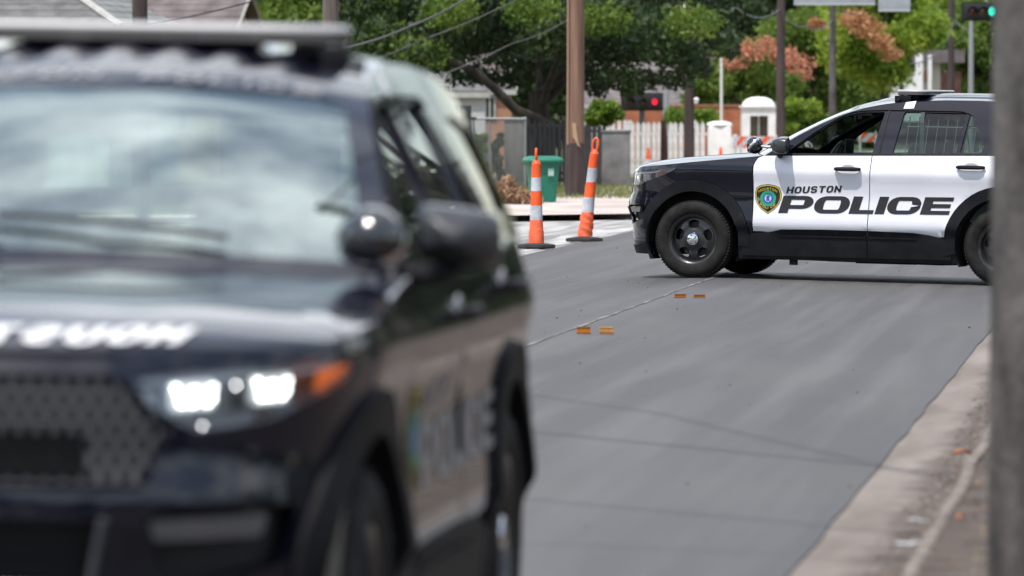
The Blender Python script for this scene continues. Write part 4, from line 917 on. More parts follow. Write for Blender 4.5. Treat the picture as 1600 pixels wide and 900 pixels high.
# ================================================================ houses
def roofmat(name, c1, c2): return mat(name, c1, .92, var=.3, vscale=2.5, col2=c2, bump=.5, bscale=25, detail=9)
shingle_grey = roofmat('shingle_grey', (.085, .082, .082), (.15, .147, .145)); shingle_light = roofmat('shingle_light', (.13, .135, .13), (.21, .218, .21))
shingle_mauve = roofmat('shingle_mauve', (.10, .083, .083), (.165, .14, .138)); trim_pale = mat('trim_pale', (.38, .375, .35), .7, var=.1)
siding_white = mat('siding_white', (.66, .66, .65), .75, var=.08, vscale=2); siding_yellow = mat('siding_yellow', (.42, .26, .08), .8, var=.15, vscale=2); brick_red = mat('brick_terracotta', (.30, .095, .045), .9, var=.2, vscale=3, col2=(.40, .15, .08))
win_dark = mat('window_dark', (.03, .035, .04), .12, coat=.5); siding_tan = mat('siding_tan', (.34, .17, .10), .85, var=.15, vscale=2)
def add_courses(root, A, B, C, D, m, nc=16):
    """shingle courses on the facet eave A-B, ridge D-C (D above A), each a thin lapped board of shingles"""
    A, B, C, D = map(Vector, (A, B, C, D)); nrm = (B-A).cross(D-A).normalized()
    if nrm.z < 0: nrm = -nrm
    for k in range(nc):
        t0, t1 = k/nc, min(1, (k+1.25)/nc); a, b_, c, d_ = A.lerp(D, t0), B.lerp(C, t0), B.lerp(C, t1), A.lerp(D, t1); L_ = nrm*.018; l2 = nrm*.006
        mb = MB(); mb.add([a, b_, c, d_, a+L_, b_+L_, c+l2, d_+l2], [(4, 5, 6, 7), (0, 1, 5, 4), (1, 2, 6, 5), (3, 0, 4, 7), (0, 3, 2, 1)]); mb.build('shingle_course', m, root, smooth=False)
def house(name, label, loc, rot, w, dp, h, rise, kind, wall_m, roof_m, roof_side=None, over=.35, wins=(), nc=16):
    root = empty(name, loc, (0, 0, rot), label=label, cat='house'); x, y = w/2, dp/2
    b = MB(); b.add([(-x, -y, -.1), (x, -y, -.1), (x, y, -.1), (-x, y, -.1), (-x, -y, h), (x, -y, h), (x, y, h), (-x, y, h)], [(0, 1, 5, 4), (1, 2, 6, 5), (2, 3, 7, 6), (3, 0, 4, 7), (4, 5, 6, 7)])
    if kind == 'gable': b.add([(x, -y, h), (x, y, h), (x, 0, h+rise), (-x, -y, h), (-x, y, h), (-x, 0, h+rise)], [(0, 1, 2), (4, 3, 5)])
    b.build('wall', wall_m, root, smooth=False)
    rf = MB(); X, Y = x+over, y+over; z0 = h-.05
    if kind == 'hip':
        hx = max(.05, X-Y); R1, R2 = (-hx, 0, h+rise), (hx, 0, h+rise)
        facets = [((-X, -Y, z0), (X, -Y, z0), R2, R1), ((X, -Y, z0), (X, Y, z0), R2, R2), ((X, Y, z0), (-X, Y, z0), R1, R2), ((-X, Y, z0), (-X, -Y, z0), R1, R1)]
    else: facets = [((-X, -Y, z0), (X, -Y, z0), (X, 0, h+rise), (-X, 0, h+rise)), ((X, Y, z0), (-X, Y, z0), (-X, 0, h+rise), (X, 0, h+rise))]
    for f in facets:
        f2 = [f[0], f[1], f[2]]+([f[3]] if f[3] != f[2] else []); rf.add([Vector(p)-Vector((0, 0, .03)) for p in f2], [tuple(range(len(f2)))])
    ro = rf.build('roof', roof_m, root, smooth=False)
    for i, f in enumerate(facets[:2] if kind == 'hip' else facets[:1]): add_courses(ro, *f, roof_side if (i == 1 and roof_side) else roof_m, nc)
    tb = MB()
    if kind == 'hip':
        tb.tube([Vector((X, -Y, z0+.05)), Vector((facets[0][2]))+Vector((0, 0, .05))], .08, 6); tb.build('hip_cap', trim_pale, root)
        tb = MB()
    else:
        for s in (1, -1):
            for sy in (-1, 1): tb = MB(); tb.tube([(s*X, sy*Y, z0-.02), (s*X, 0, h+rise-.02)], .045, 4); tb.build('rake_board', trim_pale, root)
        tb = MB()
    tb.box((-X, -Y-.03, z0-.16), (X, -Y+.02, z0-.01)); tb.box((X-.02, -Y, z0-.16), (X+.03, Y, z0-.012)); tb.build('fascia', trim_pale, root, smooth=False)
    for (wx, wz, ww, wh, wm) in wins:
        f = MB(); f.box((wx-ww/2-.06, -y-.05, wz-.06), (wx+ww/2+.06, -y-.003, wz+wh+.06)); fo = f.build('window', trim_pale, root, smooth=False)
        g = MB(); g.box((wx-ww/2, -y-.062, wz), (wx+ww/2, -y-.052, wz+wh)); g.build('pane', wm, fo, smooth=False)
        g = MB(); g.box((wx-.02, -y-.075, wz), (wx+.02, -y-.064, wz+wh)); g.build('muntin', trim_pale, fo, smooth=False)
    return root
p = P(190, 46, 128); Rh = Matrix.Rotation(math.radians(-9), 3, 'Z') @ Vector((4.85, -3.85, 0)); house('shingled_house', 'grey shingled hip roof house at the upper left edge', (p.x-Rh.x, p.y-Rh.y, 0), math.radians(-9), 9, 7, p.z+.05, 2.1, 'hip', siding_white, shingle_grey, shingle_light, wins=((2.6, 1.2, .9, 1.2, win_dark), (0, 1.2, .9, 1.2, win_dark)))
p = P(394, 0, 142); house('gabled_house', 'mauve shingled house with a yellow gable end at upper left', (p.x-2.6, p.y+1, 0), math.radians(-18), 4.8, 2.5, 2.95, 1.42, 'gable', siding_yellow, shingle_mauve, over=.3, wins=((1.2, 1.2, .8, 1.1, win_dark),), nc=10)
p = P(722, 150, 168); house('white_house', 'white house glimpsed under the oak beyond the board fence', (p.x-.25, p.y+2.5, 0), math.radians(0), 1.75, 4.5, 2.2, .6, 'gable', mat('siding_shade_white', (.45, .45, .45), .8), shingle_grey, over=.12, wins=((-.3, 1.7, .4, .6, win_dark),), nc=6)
p = P(768, 150, 175); house('brick_house', 'small terracotta house under the leaning oak limb', (p.x, p.y+2.5, 0), 0, 1.15, 4.5, 2.3, 1.0, 'gable', siding_tan, shingle_mauve, over=.12, wins=((-.05, 1.45, .22, .55, win_dark),), nc=6)
p = P(1000, 150, 214); house('low_house', 'low mauve roofed house behind the red traffic light', (p.x, p.y+3, 0), 0, 3.9, 6, 1.95, 1.4, 'gable', siding_white, shingle_mauve, over=.3, wins=((1.2, 1.2, .7, .5, win_dark),), nc=9)
# far white and brick house over the patrol car roof
s = ppm(214); root = empty('columned_house', (P(1455, 0, 214).x, 217, 0), label='white columned house with a brick side above the light bar of the crossing car', cat='house')
def hb(name, x0, x1, y0, y1, m, dy=0, th=.4, prnt=None):
    b = MB(); b.box(((x0-1455)/s, -3+dy, CAM_H-(y1-HZ)/s), ((x1-1455)/s, -3+dy+th, CAM_H-(y0-HZ)/s)); return b.build(name, m, prnt or root, smooth=False)
hb('wall', 1398, 1442, 112, 190, siding_white, 0, 3); hb('side_wall', 1442, 1470, 98, 190, mat('cream_wall', (.55, .52, .42), .8), .3, 3); hb('brick_wall', 1470, 1503, 112, 190, mat('far_brick', (.22, .11, .08), .9, var=.2, vscale=4), .5, 3)
hb('column', 1430, 1440, 84, 190, siding_white, -.5); hb('column', 1448, 1453, 86, 190, siding_white, -.8); hb('roof', 1436, 1506, 78, 98, shingle_mauve, -.2, 3.6)
w_ = hb('window', 1440.5, 1450, 110, 128, trim_pale, .24, .05); hb('pane', 1442, 1449, 112, 126, mat('orange_pane', (.5, .25, .13), .4), .20, .03, w_); hb('door', 1405, 1410, 126, 190, dark_in, -.06, .05)
# ================================================================ terracotta wall, gatehouse, white pillar
d = 181; s = ppm(d)
root = empty('terracotta_wall', (P(1075, 0, d).x, d, 0), label='long terracotta wall behind the white picket fence', cat='wall')
nb = 9
for k in range(nb):
    x0 = (955-1075+k*26)/s; b = MB(); b.box((x0, 0, -.1), (x0+25.4/s, .25, CAM_H+9/s)); b.build('wall_panel', brick_red, root, smooth=False)
b = MB(); b.box(((955-1075)/s, -.04, CAM_H+9.1/s), ((955-1075+nb*26)/s, .29, CAM_H+11.5/s)); b.build('coping', mat('coping', (.34, .16, .10), .9), root, smooth=False)
d = 168; s = ppm(d); p = P(1186, 0, d); root = empty('gatehouse', (p.x, d, 0), label='small white gatehouse with a domed roof and dark window', cat='gatehouse')
white_stucco = mat('white_stucco', (.70, .69, .67), .8, var=.08, vscale=4, bump=.2, bscale=30)
W = 27/s; zt = CAM_H+7/s; z1, z0 = CAM_H-6/s, CAM_H-42/s; wx = 14/s
b = MB(); b.box((-W, 0, -.1), (-wx, .9, zt)); b.box((wx, 0, -.1), (W, .9, zt)); b.box((-wx, 0, z1), (wx, .9, zt)); b.box((-wx, 0, -.1), (wx, .9, z0)); b.build('wall', white_stucco, root, smooth=False)
b = MB(); b.box((-W-.05, -.06, zt), (W+.05, .96, zt+.05)); b.build('cornice', white_stucco, root, smooth=False)
b = MB(); b.lathe([(W*.95, 0), (W*.92, .07), (W*.72, .17), (W*.4, .225), (0, .24)], 24, Matrix.Translation((0, .45, zt+.05))); b.build('roof', mat('white_roof', (.85, .85, .85), .6), root)
b = MB(); b.box((-wx+.002, .35, z0), (wx-.002, .38, z1)); wn = b.build('window', mat('brown_glass', (.10, .08, .055), .2, coat=.5, var=.4, vscale=3), root, smooth=False)
b = MB(); b.box((-.02, .32, z0), (.02, .348, z1)); b.build('muntin', white_stucco, wn, smooth=False)
b = MB(); b.box((W+.07, .4, 0), (W+.17, .5, CAM_H+26/s)); b.build('downpipe', mat('pale_grey', (.5, .51, .53), .6), root, smooth=False)
d = 158; s = ppm(d); p = P(1124, 0, d); root = empty('white_pillar', (p.x, d, 0), label='stout white pillar with a rounded cap at the end of the picket fence', cat='pillar')
b = MB(); W = 18/s; b.box((-W, -W, -.1), (W, W, CAM_H-22/s)); b.build('shaft', white_stucco, root, bevel=.04)
b = MB(); b.lathe([(W*1.12, 0), (W*1.14, .03), (W*.95, .09), (W*.5, .12), (0, .125)], 20, Matrix.Translation((0, 0, CAM_H-21.8/s))); b.build('cap', white_stucco, root)
p = P(1127, 0, 163); root = empty('flagpole', (p.x, 163, 0), label='thin bare white pole rising behind the white pillar', cat='pole')
b = MB(); b.tube([(0, 0, 0), (0, 0, 2.95)], .038, 8); b.build('pole', mat('pole_white', (.6, .6, .58), .5), root); b = MB(); b.lathe([(0, -.05), (.05, 0), (0, .05)], 8, Matrix.Translation((0, 0, 2.98))); b.build('finial', MATS['pole_white'], root)
# ================================================================ fences
def picket_fence(name, label, px0, px1, d, y_top, pitch, wd, m, pointed=True, cat='fence', y_rail=(.35, 1.0), dslope=0, post_every=12, jag=0, sd=1, piece='picket', zb=.04):
    s = ppm(d); X0, X1 = (px0-800)/s, (px1-800)/s; root = empty(name, (X0, d, 0), label=label, cat=cat); h = CAM_H-(y_top-HZ)/s; n = int((X1-X0)/pitch); r = random.Random(sd); me = None
    for k in range(n+1):
        if me is None:
            b = MB(); w = wd/2; t = .012
            if pointed: pts = [(-w, zb), (w, zb), (w, h-w*1.3), (0, h), (-w, h-w*1.3)]
            else: pts = [(-w, zb), (w, zb), (w, h), (-w, h)]
            b.add([(x, -t, z) for x, z in pts]+[(x, t, z) for x, z in pts], [tuple(range(len(pts))), tuple(range(2*len(pts)-1, len(pts)-1, -1))]+[(i, (i+1) % len(pts), len(pts)+(i+1) % len(pts), len(pts)+i) for i in range(len(pts))])
            o = b.build(piece, m, root, smooth=False); me = o.data
        else: o = bpy.data.objects.new(piece, me); COL.objects.link(o); o.parent = root
        o.location = (k*pitch, k*pitch*dslope, r.uniform(-jag, jag)); o.rotation_euler = (0, r.uniform(-.01, .01), 0)
    for f in y_rail:
        b = MB(); b.box((-.05, .014, h*f-.04), ((X1-X0)+.05, .05, h*f+.02)); o = b.build('rail', m, root, smooth=False); o.rotation_euler = (0, 0, math.atan(dslope))
    for k in range(0, n+1, post_every):
        b = MB(); b.box((-.045, .05, 0), (.045, .13, h+.03)); o = b.build('post', m, root, smooth=False); o.location = (k*pitch+pitch/2, k*pitch*dslope, 0)
    return root
board_dark = mat('board_dark', (.035, .035, .037), .85, var=.3, vscale=6, bump=.3, bscale=20, stretch=(1, 1, .2)); iron = mat('iron_black', (.012, .012, .013), .6); picket_white = mat('picket_white', (.45, .44, .43), .75, var=.25, vscale=4, col2=(.72, .72, .71), detail=7)
picket_fence('board_fence', 'dark vertical board fence at the left end of the row', 640, 741, 128, 165, .135, .128, board_dark, pointed=False, y_rail=(.2, .85), jag=.01, sd=3, piece='board')
picket_fence('picket_fence', 'long white picket fence with pointed tops behind the crossing car', 980, 1106, 154, 190, .135, .108, picket_white, y_rail=(.3, .78))
picket_fence('garden_fence', 'white picket fence showing above the black railing', 905, 978, 162, 186, .15, .10, picket_white, y_rail=(.3, .8))
picket_fence('picket_fence', 'short white picket fence right of the white pillar', 1144, 1172, 160, 212, .15, .11, picket_white, y_rail=(.3, .8), post_every=6)
picket_fence('iron_railing', 'black iron railing behind the green wheeled bin', 820, 886, 130, 188, .105, .03, iron, pointed=False, y_rail=(.12, .93), piece='bar', post_every=8)
picket_fence('board_gate', 'dark board gate just right of the brown wooden pole', 914, 942, 131, 197, .10, .094, board_dark, pointed=False, y_rail=(.12, .93), piece='board', post_every=9)
picket_fence('iron_railing', 'black iron railing beneath the oak trunk beyond the bin', 830, 884, 137, 200, .06, .05, iron, pointed=False, y_rail=(.2, .8), piece='bar', post_every=20)
# chain link fence
d = 129; s = ppm(d); X0, X1 = (738-800)/s, (822-800)/s; galv = mat('galvanised', (.30, .31, .31), .55, metal=.3)
root = empty('chain_link_fence', (X0, d, 0), label='grey chain link fence behind the heap of dead leaves', cat='fence'); L_ = X1-X0; H = 1.42
b = MB(); c = -H
while c < L_:
    for sg in (1, -1):
        a0 = max(0, c); a1 = min(L_, c+H)
        if a1 > a0:
            z0, z1 = a0-c, a1-c
            if sg < 0: z0, z1 = H-z0, H-z1
            b.tube([(a0, 0, z0+.03), (a1, .004*sg, z1+.03)], .0045, 3, cap=False)
    c += .075
tag(b.build('wire_mesh', galv, root, smooth=False), kind='stuff')
for x in (0.02, .36, L_-.02): b = MB(); b.tube([(x, .03, 0), (x, .03, H+.08)], .03, 8); b.build('post', galv, root)
b = MB(); b.tube([(0, 0, H+.04), (L_, 0, H+.04)], .022, 8); b.build('top_rail', galv, root)
# grey weathered panel, standing just behind the chain link
d = 133; s = ppm(d)
def slab(name, label, cat, px0, px1, y_top, d, m, th=.2, pn='panel', capm=None):
    s = ppm(d); root = empty(name, ((px0+px1)/2/s-800/s, d, 0), label=label, cat=cat); w = (px1-px0)/2/s; h = CAM_H-(y_top-HZ)/s
    b = MB(); b.box((-w, 0, -.05), (w, th, h)); b.build(pn, m, root, bevel=.01)
    b = MB(); b.box((-w-.02, -.02, h+.001), (w+.02, th+.02, h+.05)); b.build('cap', capm or m, root, bevel=.008); return root
conc_dark = mat('weathered_concrete', (.115, .115, .115), .9, var=.4, vscale=3, bump=.3, bscale=20, detail=9, col2=(.20, .195, .19)); slab('wall_slab', 'weathered grey concrete slab wall between the wooden pole and the picket fence', 'wall', 940, 985, 207, 131, conc_dark, .3)
slab('weathered_screen', 'grey weathered screen left of the black railing', 'screen', 788, 820, 190, 132, mat('weathered_wood', (.07, .068, .062), .9, var=.4, vscale=4, col2=(.16, .155, .14), stretch=(1, 1, .2)), .05)
slab('meter_cabinet', 'pale grey cabinet behind the chain link fence', 'cabinet', 752, 768, 240, 131, mat('cabinet_grey', (.34, .35, .36), .5), .3, pn='body')
# ================================================================ poles and wires
wood_red = mat('pole_wood', (.13, .068, .045), .85, var=.35, vscale=5, col2=(.24, .145, .10), bump=.6, bscale=14, stretch=(2, 2, .12), detail=8)
wood_dark = mat('pole_wood_dark', (.055, .038, .036), .9, var=.3, vscale=5, bump=.5, bscale=14, stretch=(2, 2, .15)); wood_grey = mat('pole_wood_grey', (.040, .036, .034), .9, var=.45, vscale=2.2, col2=(.135, .122, .114), bump=1.0, bscale=16, low=.36, high=.64, stretch=(3, 3, .9), detail=9)
def upole(label, base, top_, r0, h, m, xarm=True, name='utility_pole', group=None):
    root = empty(name, (base[0], base[1], 0), label=label, cat='pole', group=group); b = MB(); T = Vector((top_-base[0], 0, h))
    b.tube([Vector((0, 0, -.2))]+[T*t for t in (.1, .25, .5, .75, 1)], [r0*1.05, r0, r0*.95, r0*.88, r0*.8, r0*.7], 16); b.build('shaft', m, root)
    if xarm:
        c = MB(); c.box((T.x-.9, -.18, h-.75), (T.x+.9, -.06, h-.63)); ca = c.build('crossarm', wood_dark, root, smooth=False)
        for k in (-.8, -.35, .35, .8): i_ = MB(); i_.lathe([(.02, 0), (.05, .03), (.03, .06), (.05, .09), (0, .13)], 10, Matrix.Translation((T.x+k, -.12, h-.63))); i_.build('insulator', galv, ca)
    return root
d = 115.5; s = ppm(d); X = P(899, 0, d).x
pole_main = upole('reddish brown wooden pole with a split base beside the green bin', (P(898, 0, d).x, d), P(903, 0, d).x, .172, 9.5, wood_red)
b = MB(); h0 = CAM_H-(222-HZ)/s
b.tube([(0, 0, -.1), (0, 0, h0-.12), (.0, 0, h0-.02)], [.185, .182, .178], 16); b.build('dark_base', wood_dark, pole_main)
b = MB(); b.add([(-.05, -.19, h0+.36), (.02, -.19, h0+.30), (.07, -.195, h0-.02), (.11, -.19, h0-.10), (.05, -.20, h0-.06), (.0, -.195, h0+.04), (-.04, -.175, h0+.1), (.02, -.14, h0+.36)], [(0, 1, 5, 6), (1, 2, 4, 5), (2, 3, 4), (0, 7, 1)]); b.build('splinter', mat('fresh_wood', (.38, .25, .15), .8), pole_main, smooth=False)
b = MB(); b.tube([(-.13, -.14, h0-.05), (-.125, -.13, 8.8)], .022, 6); b.build('ground_conduit', mat('conduit_tan', (.30, .20, .14), .7), pole_main)
upole('dark brown pole in front of the shingled roofs at upper left', (P(219, 0, 112).x, 112), P(219, 0, 112).x, .155, 8.5, wood_dark)
upole('grey brown pole above the end of the near light bar', (P(517, 0, 118).x, 118), P(517, 0, 118).x, .17, 9, mat('pole_wood_mid', (.13, .105, .095), .9, var=.3, vscale=5, bump=.5, bscale=14, stretch=(2, 2, .15)))
upole('near black pole with a white insulator right of the red traffic light', (P(1076, 0, 150).x, 150), P(1079, 0, 150).x, .125, 8, wood_dark, name='utility_pole')
b = MB(); b.lathe([(0, 0), (.06, .03), (.04, .06), (.07, .10), (.05, .14), (0, .16)], 12, Matrix.Translation((P(1088, 0, 149.7).x-P(1076, 0, 150).x, -.15, CAM_H+.2))); b.build('white_insulator', mat('porcelain', (.7, .7, .7), .3), bpy.data.objects['utility_pole.003'])
upole('slim dark brown pole directly behind the gatehouse', (P(1219, 0, 165).x, 165), P(1221, 0, 165).x, .13, 7.5, wood_dark)
upole('slim grey pole rising through the green trees over the windscreen', (P(1300, 0, 188).x, 188), P(1301, 0, 188).x, .115, 7.5, wood_grey, xarm=False)
upole('brownish distant pole left of the green traffic light', (P(1485, 0, 205).x, 205), P(1487, 0, 205).x, .12, 8.5, wood_dark)
upole('pale distant pole below the green traffic light', (P(1516, 0, 203).x, 203), P(1517, 0, 203).x, .10, 4.6, galv, xarm=False)
upole('short rusty brown post before the white picket fence', (P(1038, 0, 147).x, 147), P(1037, 0, 147).x, .10, CAM_H-.2, mat('rust_post', (.12, .055, .04), .9), xarm=False, name='post')
upole('light grey round pole right of the red traffic light', (P(1040, 0, 172).x, 172), P(1041, 0, 172).x, .11, 2.7, galv, xarm=False, name='signal_pole')
# foreground pole
fx = 1.558+.17; FP = upole('large blurred weathered grey wooden pole at the right edge of the photo', (fx, 20.0), fx, .172, 8.6, wood_grey)
def wire(label, pts, r=.012, m=None, sag=0, name='overhead_wire'):
    b = MB(); q = []
    for a, c in zip(pts, pts[1:]):
        a, c = Vector(a), Vector(c)
        for k in range(12): t = k/12; v = a.lerp(c, t); v.z -= sag*4*t*(1-t); q.append(v)
    q.append(Vector(pts[-1])); o0 = q[0].copy(); b.tube([p-o0 for p in q], r, 5); o = b.build(name, m or mat('wire_black', (.025, .025, .028), .6)); o.location = o0; return tag(o, label, 'wire', 'overhead wires')
WL = mat('wire_grey', (.09, .09, .095), .55)
wire('thick grey cable rising across the oak from the near car roof', [P(520, 78, 118), P(640, 42, 117), P(760, -22, 116)], .024, WL, .06)
wire('lower thin wire crossing the oak crown', [P(520, 108, 118), P(660, 62, 117), P(860, -30, 116)], .012, WL, .08)
wire('thin wire crossing the dark roofs toward the gable', [P(228, 40, 112), P(420, -5, 114)], .014, None, .03)
wire('fine wire dropping along the oak above the leaning limb', [P(640, 135, 131), P(800, 68, 131), P(890, 30, 116)], .009, WL, .05)
wire('drooping wire left of the slim brown pole', [P(1080, -30, 150), P(1150, 12, 158), P(1219, 14, 165)], .018, WL, .25)
wire('drooping wire right of the slim brown pole', [P(1219, 14, 165), P(1262, 40, 176), P(1301, 30, 188)], .018, WL, .2)
wire('wire running between the slim poles to the far right', [P(1301, 12, 188), P(1485, 22, 205)], .016, WL, .3)
wire('looping wire bundle on the distant brown pole', [P(1420, 100, 200), P(1470, 78, 203), P(1490, 30, 205), P(1517, 45, 204)], .022, WL, .12)
wire('high wire passing over the street from the foreground pole', [(fx, 20, 7.9), tuple(RF(120, 3, 7.6))], .022, None, .5)
wire('second high wire passing over the street from the foreground pole', [(fx-.8, 19.9, 7.95), tuple(RF(120, 2.2, 7.7))], .018, None, .4)
wire('service wire dropping from the foreground pole across the street', [(fx, 20, 6.5), (-6, 30, 4.5)], .026, None, .3)
wire('second service wire spanning the street overhead', [(6.3, 17, 7.0), (-12, 44.4, 6.8)], .034, None, .3)
wire('lower slack cable from the foreground pole over the lane', [(fx, 20, 6.0), (-9, 25, 5.0)], .020, None, .7)
wire('thin looping cable hanging beside the foreground pole', [(fx, 20, 6.8), (-.6, 31, 5.9), (-6, 46, 6.2)], .020, None, .4)
# ================================================================ traffic lights, mast arm, street name boards
sig_black = mat('signal_black', (.012, .012, .012), .45)
def signal(label, p, s_len, s_h, lit, colr, spacing, lr, name='traffic_light', vert_arm=None):
    root = empty(name, p, label=label, cat='traffic light')
    b = MB(); b.box((-s_len/2, 0, -s_h/2), (s_len/2, .2, s_h/2)); b.build('housing', sig_black, root, bevel=.02)
    b = MB(); b.box((-s_len/2-.06, .20, -s_h/2-.06), (s_len/2+.06, .215, s_h/2+.06)); b.build('backplate', sig_black, root, smooth=False)
    for k, c in enumerate(((.10, .006, .006), (.10, .05, .005), (.004, .06, .05))):
        x = (k-1)*spacing; on = (k == lit)
        lb_ = MB(); lb_.lathe([(0, .02), (lr*.6, .015), (lr, 0)], 20, Matrix.Translation((x, -.002, 0)) @ Matrix.Rotation(PI/2, 4, 'X'))
        ln = lb_.build('lens', mat('signal_lit_%d' % int(colr[0]*10), colr, .3, emit=colr, estr=1.3) if on else mat('signal_off_%d' % k, c, .2, coat=.5), root)
        v = MB(); n = 12; vs = []
        for i in range(n+1):
            t = math.radians(-20+220*i/n); vs += [((lr+.02)*math.cos(t)+x, 0, (lr+.02)*math.sin(t)), ((lr+.012)*math.cos(t)+x, -.22, (lr+.012)*math.sin(t))]
        v.add(vs, [(2*i, 2*i+1, 2*i+3, 2*i+2) for i in range(n)]); v.build('visor', sig_black, ln)
    return root
s = ppm(180)
signal('horizontal traffic light showing green beside the foreground pole', P(1535, 18, 180), 1.1, .42, 2, (.02, .85, .62), .30, .13)
signal('low horizontal traffic light showing red in front of the picket fence', P(1004, 159, 170), 1.06, .38, 2, (.80, .02, .05), .33, .085)
bpy.data.objects['traffic_light.001'].rotation_euler = (0, 0, math.radians(4))
upole('dark grey post carrying the red traffic light', (P(1003, 0, 170.4).x, 170.4), P(1003, 0, 170.4).x, .11, CAM_H+.08, mat('post_grey', (.12, .12, .125), .6), xarm=False, name='signal_post')
root = empty('signal_mast', (P(1640, 0, 181).x, 181, 0), label='grey mast arm carrying the street boards along the top edge', cat='mast'); x_ = lambda px: (px-1640)/s
b = MB(); b.tube([(0, 0, 0), (0, 0, 5.6)], [.16, .12], 12); b.build('pole', galv, root)
b = MB(); b.tube([(0, 0, 5.2), (x_(1400), 0, 5.06), (x_(1225), 0, 5.0)], [.10, .07, .05], 10); b.build('arm', galv, root)
b = MB(); b.tube([(x_(1540), -.02, 5.15), (x_(1540), -.02, 4.75)], .035, 8); b.build('hanger', galv, root)
sign_grey = mat('sign_back_grey', (.30, .32, .34), .5, var=.1, vscale=4); 
for lab, x0, x1, y0, y1 in (('long pale street board cut by the top edge of the photo', 1240, 1367, -12, 8), ('small grey sign plate hanging right of the long street board', 1372, 1422, -6, 18)):
    root = empty('street_sign', P((x0+x1)/2, (y0+y1)/2, 180.6), label=lab, cat='sign'); w, h = (x1-x0)/2/s, (y1-y0)/2/s
    b = MB(); b.box((-w, 0, -h), (w, .03, h)); b.build('panel', sign_grey, root, bevel=.008)
    b = MB(); b.box((-w, -.012, -h), (w, -.002, -h+.05)); b.box((-w, -.012, h-.05), (w, -.002, h)); b.build('border', mat('sign_rim', (.45, .46, .47), .5), root, smooth=False)
    for k in (-.6, .6): b = MB(); b.box((w*k-.02, .031, -h), (w*k+.02, .06, h)); b.build('bracket', mat('bracket_rust', (.16, .08, .06), .7), root, smooth=False)
# ================================================================ channelizers, barricades, cones
orange = mat('orange_plastic', (.70, .075, .012), .5, col2=(.88, .12, .02), var=.12, vscale=9, detail=8, bump=.1, bscale=30); refl_white = mat('reflective_white', (.36, .37, .40), .45, var=.08, vscale=8, col2=(.58, .60, .64), detail=8); faded_orange = mat('faded_orange', (.86, .15, .06), .55, var=.15, vscale=9, bump=.25, bscale=25)
def channelizer(label, loc, lean, height, dent=0, rotz=0, tilt_base=0):
    root = empty('channelizer_post', loc, (0, 0, rotz), label=label, cat='traffic cone', group='orange channelizer posts in the street')
    b = MB(); b.lathe([(.0, .0), (.235, 0), (.25, .015), (.24, .045), (.12, .062), (.0, .062)], 8, Matrix.Rotation(PI/8, 4, 'Z')); bs = b.build('base', mat('base_rubber', (.018, .018, .018), .85, var=.3, vscale=12), root); bs.rotation_euler = (0, tilt_base, 0)
    k = height/1.24; r = random.Random(3 if dent else 1)
    def seg(name, z0, z1, r0, r1, m, n=4, dn=0):
        mb = MB(); vs = []; N = 24
        for i in range(n+1):
            z = (z0+(z1-z0)*i/n)*k; rr_ = r0+(r1-r0)*i/n
            for j in range(N):
                t = 2*PI*j/N; w = rr_*(1+dn*math.sin(3*t+i*1.7)*math.sin(PI*i/n)); vs.append((w*math.cos(t)+lean*z, w*math.sin(t), z))
        mb.add(vs, [(i*N+j, i*N+(j+1) % N, (i+1)*N+(j+1) % N, (i+1)*N+j) for i in range(n) for j in range(N)]+[tuple((n*N+j) for j in range(N))]+[tuple(range(N-1, -1, -1))]); return mb.build(name, m, root, angle=50)
    seg('lower_body', .062, .22, .096, .092, faded_orange, 6, dent*.8); seg('lower_body', .222, .35, .086, .080, faded_orange, 5, dent)
    seg('reflective_band', .351, .53, .078, .073, refl_white, 3, dent*.2); seg('orange_band', .531, .71, .071, .066, orange); seg('reflective_band', .711, .88, .066, .063, refl_white); seg('upper_body', .881, 1.05, .061, .058, orange); seg('shoulder', 1.051, 1.10, .057, .030, orange)
    mb = MB(); zc = 1.175*k; pth = [(lean*1.09*k+(.026 if 0 else 0), 0, 1.09*k)]
    mb.tube([(lean*z*k+x, 0, z*k) for x, z in ((-.018, 1.09), (-.034, 1.12), (-.036, 1.17), (-.028, 1.21), (-.008, 1.235), (.012, 1.233), (.030, 1.21), (.036, 1.17), (.034, 1.12), (.018, 1.09))], .0155, 8); mb.build('handle', orange, root)
    return root
c1 = channelizer('upright orange and white channelizer post in front of the green bin', G(838, 387, -.06), 0.0, 1.22, rotz=math.radians(85)); c1.location.z = -.066
c2 = channelizer('leaning dented orange and white channelizer post next to the patrol car nose', G(913, 377, -.06), .115, 1.33, dent=.14, rotz=math.radians(-8)); c2.location.z = -.062
strip_o, strip_w = orange, refl_white
def barricade(label, px0, px1, d, ytop, ybot):
    s = ppm(d); w = (px1-px0)/2/s; zt, zb_ = CAM_H-(ytop-HZ)/s, CAM_H-(ybot-HZ)/s; root = empty('striped_barricade', (P((px0+px1)/2, 0, d).x, d, 0), label=label, cat='barricade', group='orange and white striped barricades')
    bd_ = MB(); bd_.box((-w, 0, zb_), (w, .03, zt)); bo = bd_.build('board', strip_w, root, smooth=False); h = zt-zb_; x = -w-.1; k = 0
    while x < w:
        a, c = x, x+.15; q = [(a, zb_), (c, zb_), (c+h, zt), (a+h, zt)]
        q = [(min(max(px_, -w), w), z) for px_, z in q]
        if q[1][0]-q[0][0] > .01 or q[2][0]-q[3][0] > .01: mb = MB(); mb.add([(px_, -.004, z) for px_, z in q], [(0, 1, 2, 3)]); mb.build('stripe', strip_o, bo, smooth=False)
        x += .30
    for sx_ in (-w+.06, w-.06): mb = MB(); mb.tube([(sx_, -.25, 0), (sx_, .03, zt+.05)], .02, 6); mb.tube([(sx_, .3, 0), (sx_, .03, zt+.05)], .02, 6); mb.build('leg', refl_white, root)
    return root
